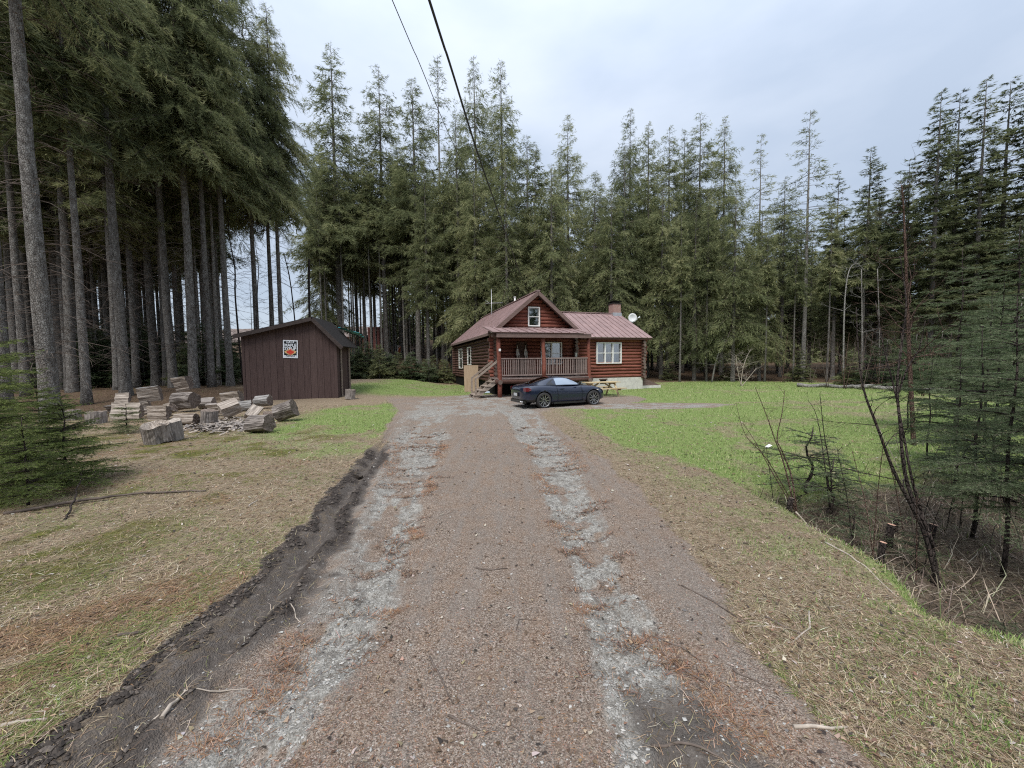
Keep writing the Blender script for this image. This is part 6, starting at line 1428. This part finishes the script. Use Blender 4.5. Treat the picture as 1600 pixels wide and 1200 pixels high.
def pal(n, cols, ps, var=.18):
    c = np.array(cols)[g_.choice(len(cols), n, p=ps)]; return np.clip(c * (1 + g_.normal(0, var, (n, 1))) * (1 + g_.normal(0, .05, (n, 3))), .005, .9)
GREENS = [(.095, .155, .036), (.155, .235, .06), (.225, .30, .092), (.33, .35, .15), (.46, .41, .26)]
STRAWS = [(.37, .285, .18), (.48, .385, .265), (.25, .175, .105), (.58, .50, .39), (.14, .095, .06), (.19, .21, .075)]
x, y = sample(420000, 1.35, 36); mk = masks(x, y); ok = (mk['road'] < .5) & (mk['forest'] < .6) & (mk['brush'] < .4) & (mk['mud'] < .4)
r_ = g_.random(len(x)); gsel = ok & (r_ < mk['green'] * .95) & (y > 1.5)
gx_, gy_ = x[gsel], y[gsel]; sc = np.maximum(1, gy_ / 5.0); N = len(gx_)
lawn = np.clip(mk['green'][gsel], 0, 1)
near = gy_ < 7.5
for s_, sg, nm in ((near, True, 'lawn grass close by, mixed green and straw blades'), (~near, False, 'lawn grass further off, bright spring green')):
    q = np.where(s_)[0]; n = len(q)
    blades('grass', gx_[q], gy_[q], (.03 + .05 * g_.random(n)) * sc[q] ** .35 * np.where((mk['green'][gsel][q] < .5) & near[q], .7, 1.0), .0045 * sc[q] ** .85 * (.7 + .6 * g_.random(n)), .3 + .6 * g_.random(n), pal(n, GREENS, (.16, .25, .25, .17, .17)), .55 + .5 * g_.random(n), nm, seg=sg)
dsel = ok & ~gsel & (r_ < .80) & (y < 17); q = np.where(dsel)[0]; n = len(q); sc = np.maximum(1, y[q] / 4.0)
mo = mk['moss'][q] > .4
cl = pal(n, STRAWS, (.28, .22, .22, .08, .12, .08)); 
rz_ = fbm(x[q] * 1.0, y[q] * 1.0, 131); rr_ = (rz_ > .56) & (x[q] < 0)
cl[rr_] *= np.array([.82, .68, .60]); gg_ = (fbm(x[q] * 1.6, y[q] * 1.6, 151) > .54) & (g_.random(n) < .5); cl[gg_] = pal(gg_.sum(), [(.13, .17, .045), (.20, .24, .07), (.28, .27, .12)], (.4, .35, .25))
cl[x[q] > 0] *= .9
cl[mo] = np.where(g_.random((mo.sum(), 1)) < .45, pal(mo.sum(), [(.12, .125, .03), (.19, .18, .05), (.09, .11, .025)], (.4, .3, .3)), cl[mo])
blades('dead_grass', x[q], y[q], (.05 + .12 * g_.random(n) ** 2) * sc ** .3 * np.where(x[q] > 0, .62, .9), .0036 * sc ** .85 * (.6 + .8 * g_.random(n)), .8 + .5 * g_.random(n), cl, .06 + .22 * g_.random(n) ** 2, 'matted pale dead grass lying on the verges', seg=True, lift=.006)
x3, y3 = sample(26000, 1.4, 9); m3 = masks(x3, y3); o3_ = (m3['mud'] > .3) & (g_.random(len(x3)) < .5); x3, y3 = x3[o3_], y3[o3_]; n3 = len(x3)
blades('dead_grass', x3, y3, .03 + .08 * g_.random(n3) ** 2, .003 * np.maximum(1, y3 / 4), 1 + .3 * g_.random(n3), pal(n3, STRAWS, (.3, .15, .25, .05, .2, .05)), .1 + .3 * g_.random(n3), 'loose straw strewn over the muddy bank', lift=.006)
# needle litter bits on the road
x, y = sample(150000, 1.35, 11); mk = masks(x, y); ok = (mk['road'] > .5) & (mk['mud'] < .3) & (g_.random(len(x)) > mk['gravel'] * .93); x, y = x[ok], y[ok]; n = len(x); sc = np.maximum(1, y / 3)
blades('needle_litter', x, y, (.012 + .022 * g_.random(n)) * sc ** .4, .0026 * sc ** .7 * (.7 + .6 * g_.random(n)), 1 + .3 * g_.random(n), pal(n, [(.26, .16, .12), (.36, .25, .20), (.13, .08, .06), (.44, .22, .11), (.52, .43, .37)], (.3, .25, .2, .13, .12)), .1 + .2 * g_.random(n), 'fallen reddish needles covering the driveway', seg=False, lift=.003)
# rusty needle drifts along the edges of the tracks
xs_, ys_ = [], []
for cv, k, sd_ in ((LR, 5000, .05), (RL, 5000, .06), (RR, 3500, .09), (LL, 3500, .08)):
    yy = 1.7 * (9 / 1.7) ** g_.random(k); c = vnoise(yy * 2.2, yy * 0 + k, 3) > .52; yy = yy[c]; xs_.append(cx(cv, yy) + g_.normal(0, sd_, len(yy)) + .06 * np.sin(yy * 7)); ys_.append(yy)
x = np.concatenate(xs_); y = np.concatenate(ys_); n = len(x); sc = np.maximum(1, y / 3)
blades('needle_drift', x, y, (.025 + .035 * g_.random(n)) * sc ** .4, .003 * sc ** .7, 1 + .3 * g_.random(n), pal(n, [(.36, .2, .115), (.29, .16, .095), (.22, .125, .08), (.44, .32, .22)], (.35, .3, .2, .15)), .2 + .5 * g_.random(n), 'rusty orange needle drifts along the wheel tracks', lift=.004)
r7 = np.random.default_rng(31); xs_, ys_ = [], []
for (A, B), k in (((LL, LR), 46), ((RL, RR), 46)):
    for i in range(k):
        y0 = 2.1 * (11 / 2.1) ** r7.random(); a_, b_ = float(cx(A, y0)), float(cx(B, y0)); w_ = b_ - a_; c0 = a_ + w_ * r7.uniform(0, 1.1); hw = w_ * r7.uniform(.12, .42); m_ = int(70 * (.4 + hw))
        u_ = r7.uniform(-1, 1, m_); tilt = r7.uniform(-.35, .35); xs_.append(c0 + u_ * hw + r7.normal(0, .008, m_)); ys_.append(y0 + tilt * u_ * hw + .10 * (u_ ** 2) * r7.uniform(-1, 1) + .025 * np.sin(u_ * 9 + i) + r7.normal(0, .009 * max(1, y0 / 3), m_))
x = np.concatenate(xs_); y = np.concatenate(ys_); n = len(x); sc = np.maximum(1, y / 3)
blades('needle_ridge', x, y, (.03 + .05 * g_.random(n)) * sc ** .4, .0045 * sc ** .8, 1 + .2 * g_.random(n), pal(n, [(.16, .10, .07), (.25, .155, .105), (.09, .062, .048), (.36, .25, .18), (.33, .17, .09)], (.3, .25, .2, .13, .12)), .15 + .35 * g_.random(n), 'small dark needle ridges lying across the wheel tracks', lift=.008)
# brush: tangled dead stems in the ditch
x = g_.uniform(1.5, 8.5, 26000); y = g_.uniform(2.0, 7.6, 26000); bm_ = brush_mask(x, y); ok = g_.random(len(x)) < bm_; x, y = x[ok], y[ok]; n = len(x)
blades('brush', x, y, .12 + .42 * g_.random(n) ** 2, .004 + .005 * g_.random(n), .5 + .7 * g_.random(n), pal(n, [(.10, .078, .058), (.20, .155, .115), (.33, .27, .205), (.05, .04, .03), (.44, .38, .29), (.11, .14, .05)], (.24, .28, .2, .1, .1, .08)), .12 + .75 * g_.random(n) ** 1.5, 'tangled dead brown stems filling the ditch', lift=.0)
# forest floor twigs and brown stalks along the wood edges
x, y = sample(60000, 10, 36); mk = masks(x, y); ok = (mk['forest'] > .5) & (g_.random(len(x)) < .8); x, y = x[ok], y[ok]; n = len(x); sc = y / 8
blades('forest_litter', x, y, (.1 + .3 * g_.random(n) ** 2) * sc ** .4, .007 * sc ** .8, .5 + .6 * g_.random(n), pal(n, [(.13, .09, .06), (.24, .17, .12), (.32, .25, .18), (.07, .085, .03), (.12, .14, .04)], (.3, .25, .15, .15, .15)), .1 + .6 * g_.random(n) ** 2, 'brown stalks and twigs on the forest floor', seg=False)
# fallen leaves and bark flakes on the verges
x, y = sample(9000, 1.4, 12); mk = masks(x, y); ok = (mk['mud'] < .3) & (g_.random(len(x)) < np.where(mk['road'] > .5, .25, .8)); x, y = x[ok], y[ok]; n = len(x); sc = np.maximum(1, y / 3) ** .7
blades('leaf_litter', x, y, (.012 + .02 * g_.random(n)) * sc, (.008 + .014 * g_.random(n)) * sc, 1 + .2 * g_.random(n), pal(n, [(.22, .14, .09), (.36, .27, .19), (.12, .08, .055), (.48, .42, .36), (.06, .048, .04)], (.3, .25, .2, .1, .15)), .1 + .4 * g_.random(n), 'small dead leaves and bark flakes scattered over the verges', seg=True, lift=.012)
# pebbles and mud lumps
def lumps(name, x, y, r, mats, mi, lab, squash=.6, sink=.3):
    N = len(x); base = np.array([(1, 0, 0), (-1, 0, 0), (0, 1, 0), (0, -1, 0), (0, 0, 1), (0, 0, -1), (.6, .6, .5), (-.6, .6, -.5), (.6, -.6, -.5), (-.6, -.6, .5)])[:6]
    tri = np.array([(4, 0, 2), (4, 2, 1), (4, 1, 3), (4, 3, 0), (5, 2, 0), (5, 1, 2), (5, 3, 1), (5, 0, 3)])
    a = g_.random(N) * 6.283; c, s = np.cos(a), np.sin(a); B = base[None] * (1 + g_.normal(0, .22, (N, 6, 1))) * np.stack([1 + .4 * g_.random(N), .7 + .3 * g_.random(N), squash * (.7 + .6 * g_.random(N))], -1)[:, None, :]
    R = np.stack([B[..., 0] * c[:, None] - B[..., 1] * s[:, None], B[..., 0] * s[:, None] + B[..., 1] * c[:, None], B[..., 2]], -1) * r[:, None, None]
    V = R + np.stack([x, y, terrain(x, y) + r * squash * (1 - 2 * sink)], -1)[:, None, :]
    F = (np.arange(N)[:, None, None] * 6 + tri[None]).reshape(-1, 3); tag(link(name, np_mesh(name, V.reshape(-1, 3), F, [MT[k] for k in mats], np.repeat(mi, 8), smooth=False)), lab, None, None, 'stuff')
simple('pebble_grey', (.33, .32, .30), .85, .3, .3, 20); simple('pebble_dark', (.15, .14, .135), .85, .3, .3, 20); simple('pebble_pale', (.42, .40, .37), .85, .3, .2, 20)
x, y = sample(60000, 1.35, 14); mk = masks(x, y); ok = (mk['road'] > .5) & (g_.random(len(x)) < .05 + .6 * mk['gravel'] * (1 - mk['mud'])); x, y = x[ok], y[ok]; n = len(x)
lumps('pebbles', x, y, (.004 + .009 * g_.random(n) ** 4) * np.maximum(1, y / 4) ** .6, ['pebble_grey', 'pebble_dark', 'pebble_pale'], g_.choice(3, n, p=(.5, .25, .25)), 'grey pebbles scattered over the gravel tracks')
x, y = sample(160000, 1.4, 9); mk = masks(x, y); ok = (mk['mudl'] > .55); x, y = x[ok], y[ok]
q = (x - cx(LO, y)) / np.maximum(cx(MI, y) - cx(LO, y), .15); ok = g_.random(len(x)) < np.where(q < .36, .75, np.where((q > .58) & (q < .85), .6, .06)); x, y = x[ok], y[ok]; n = len(x)
simple('mud_wet', (.05, .041, .035), .85, .3, .5, 25, .4); simple('mud_dry', (.13, .11, .095), .95, .1, .4, 25, .4)
lumps('mud_clods', x, y, .003 + .017 * g_.random(n) ** 3, ['mud_wet', 'mud_dry'], g_.choice(2, n, p=(.75, .25)), 'dark churned mud crumbs along the left bank', .8, .25)
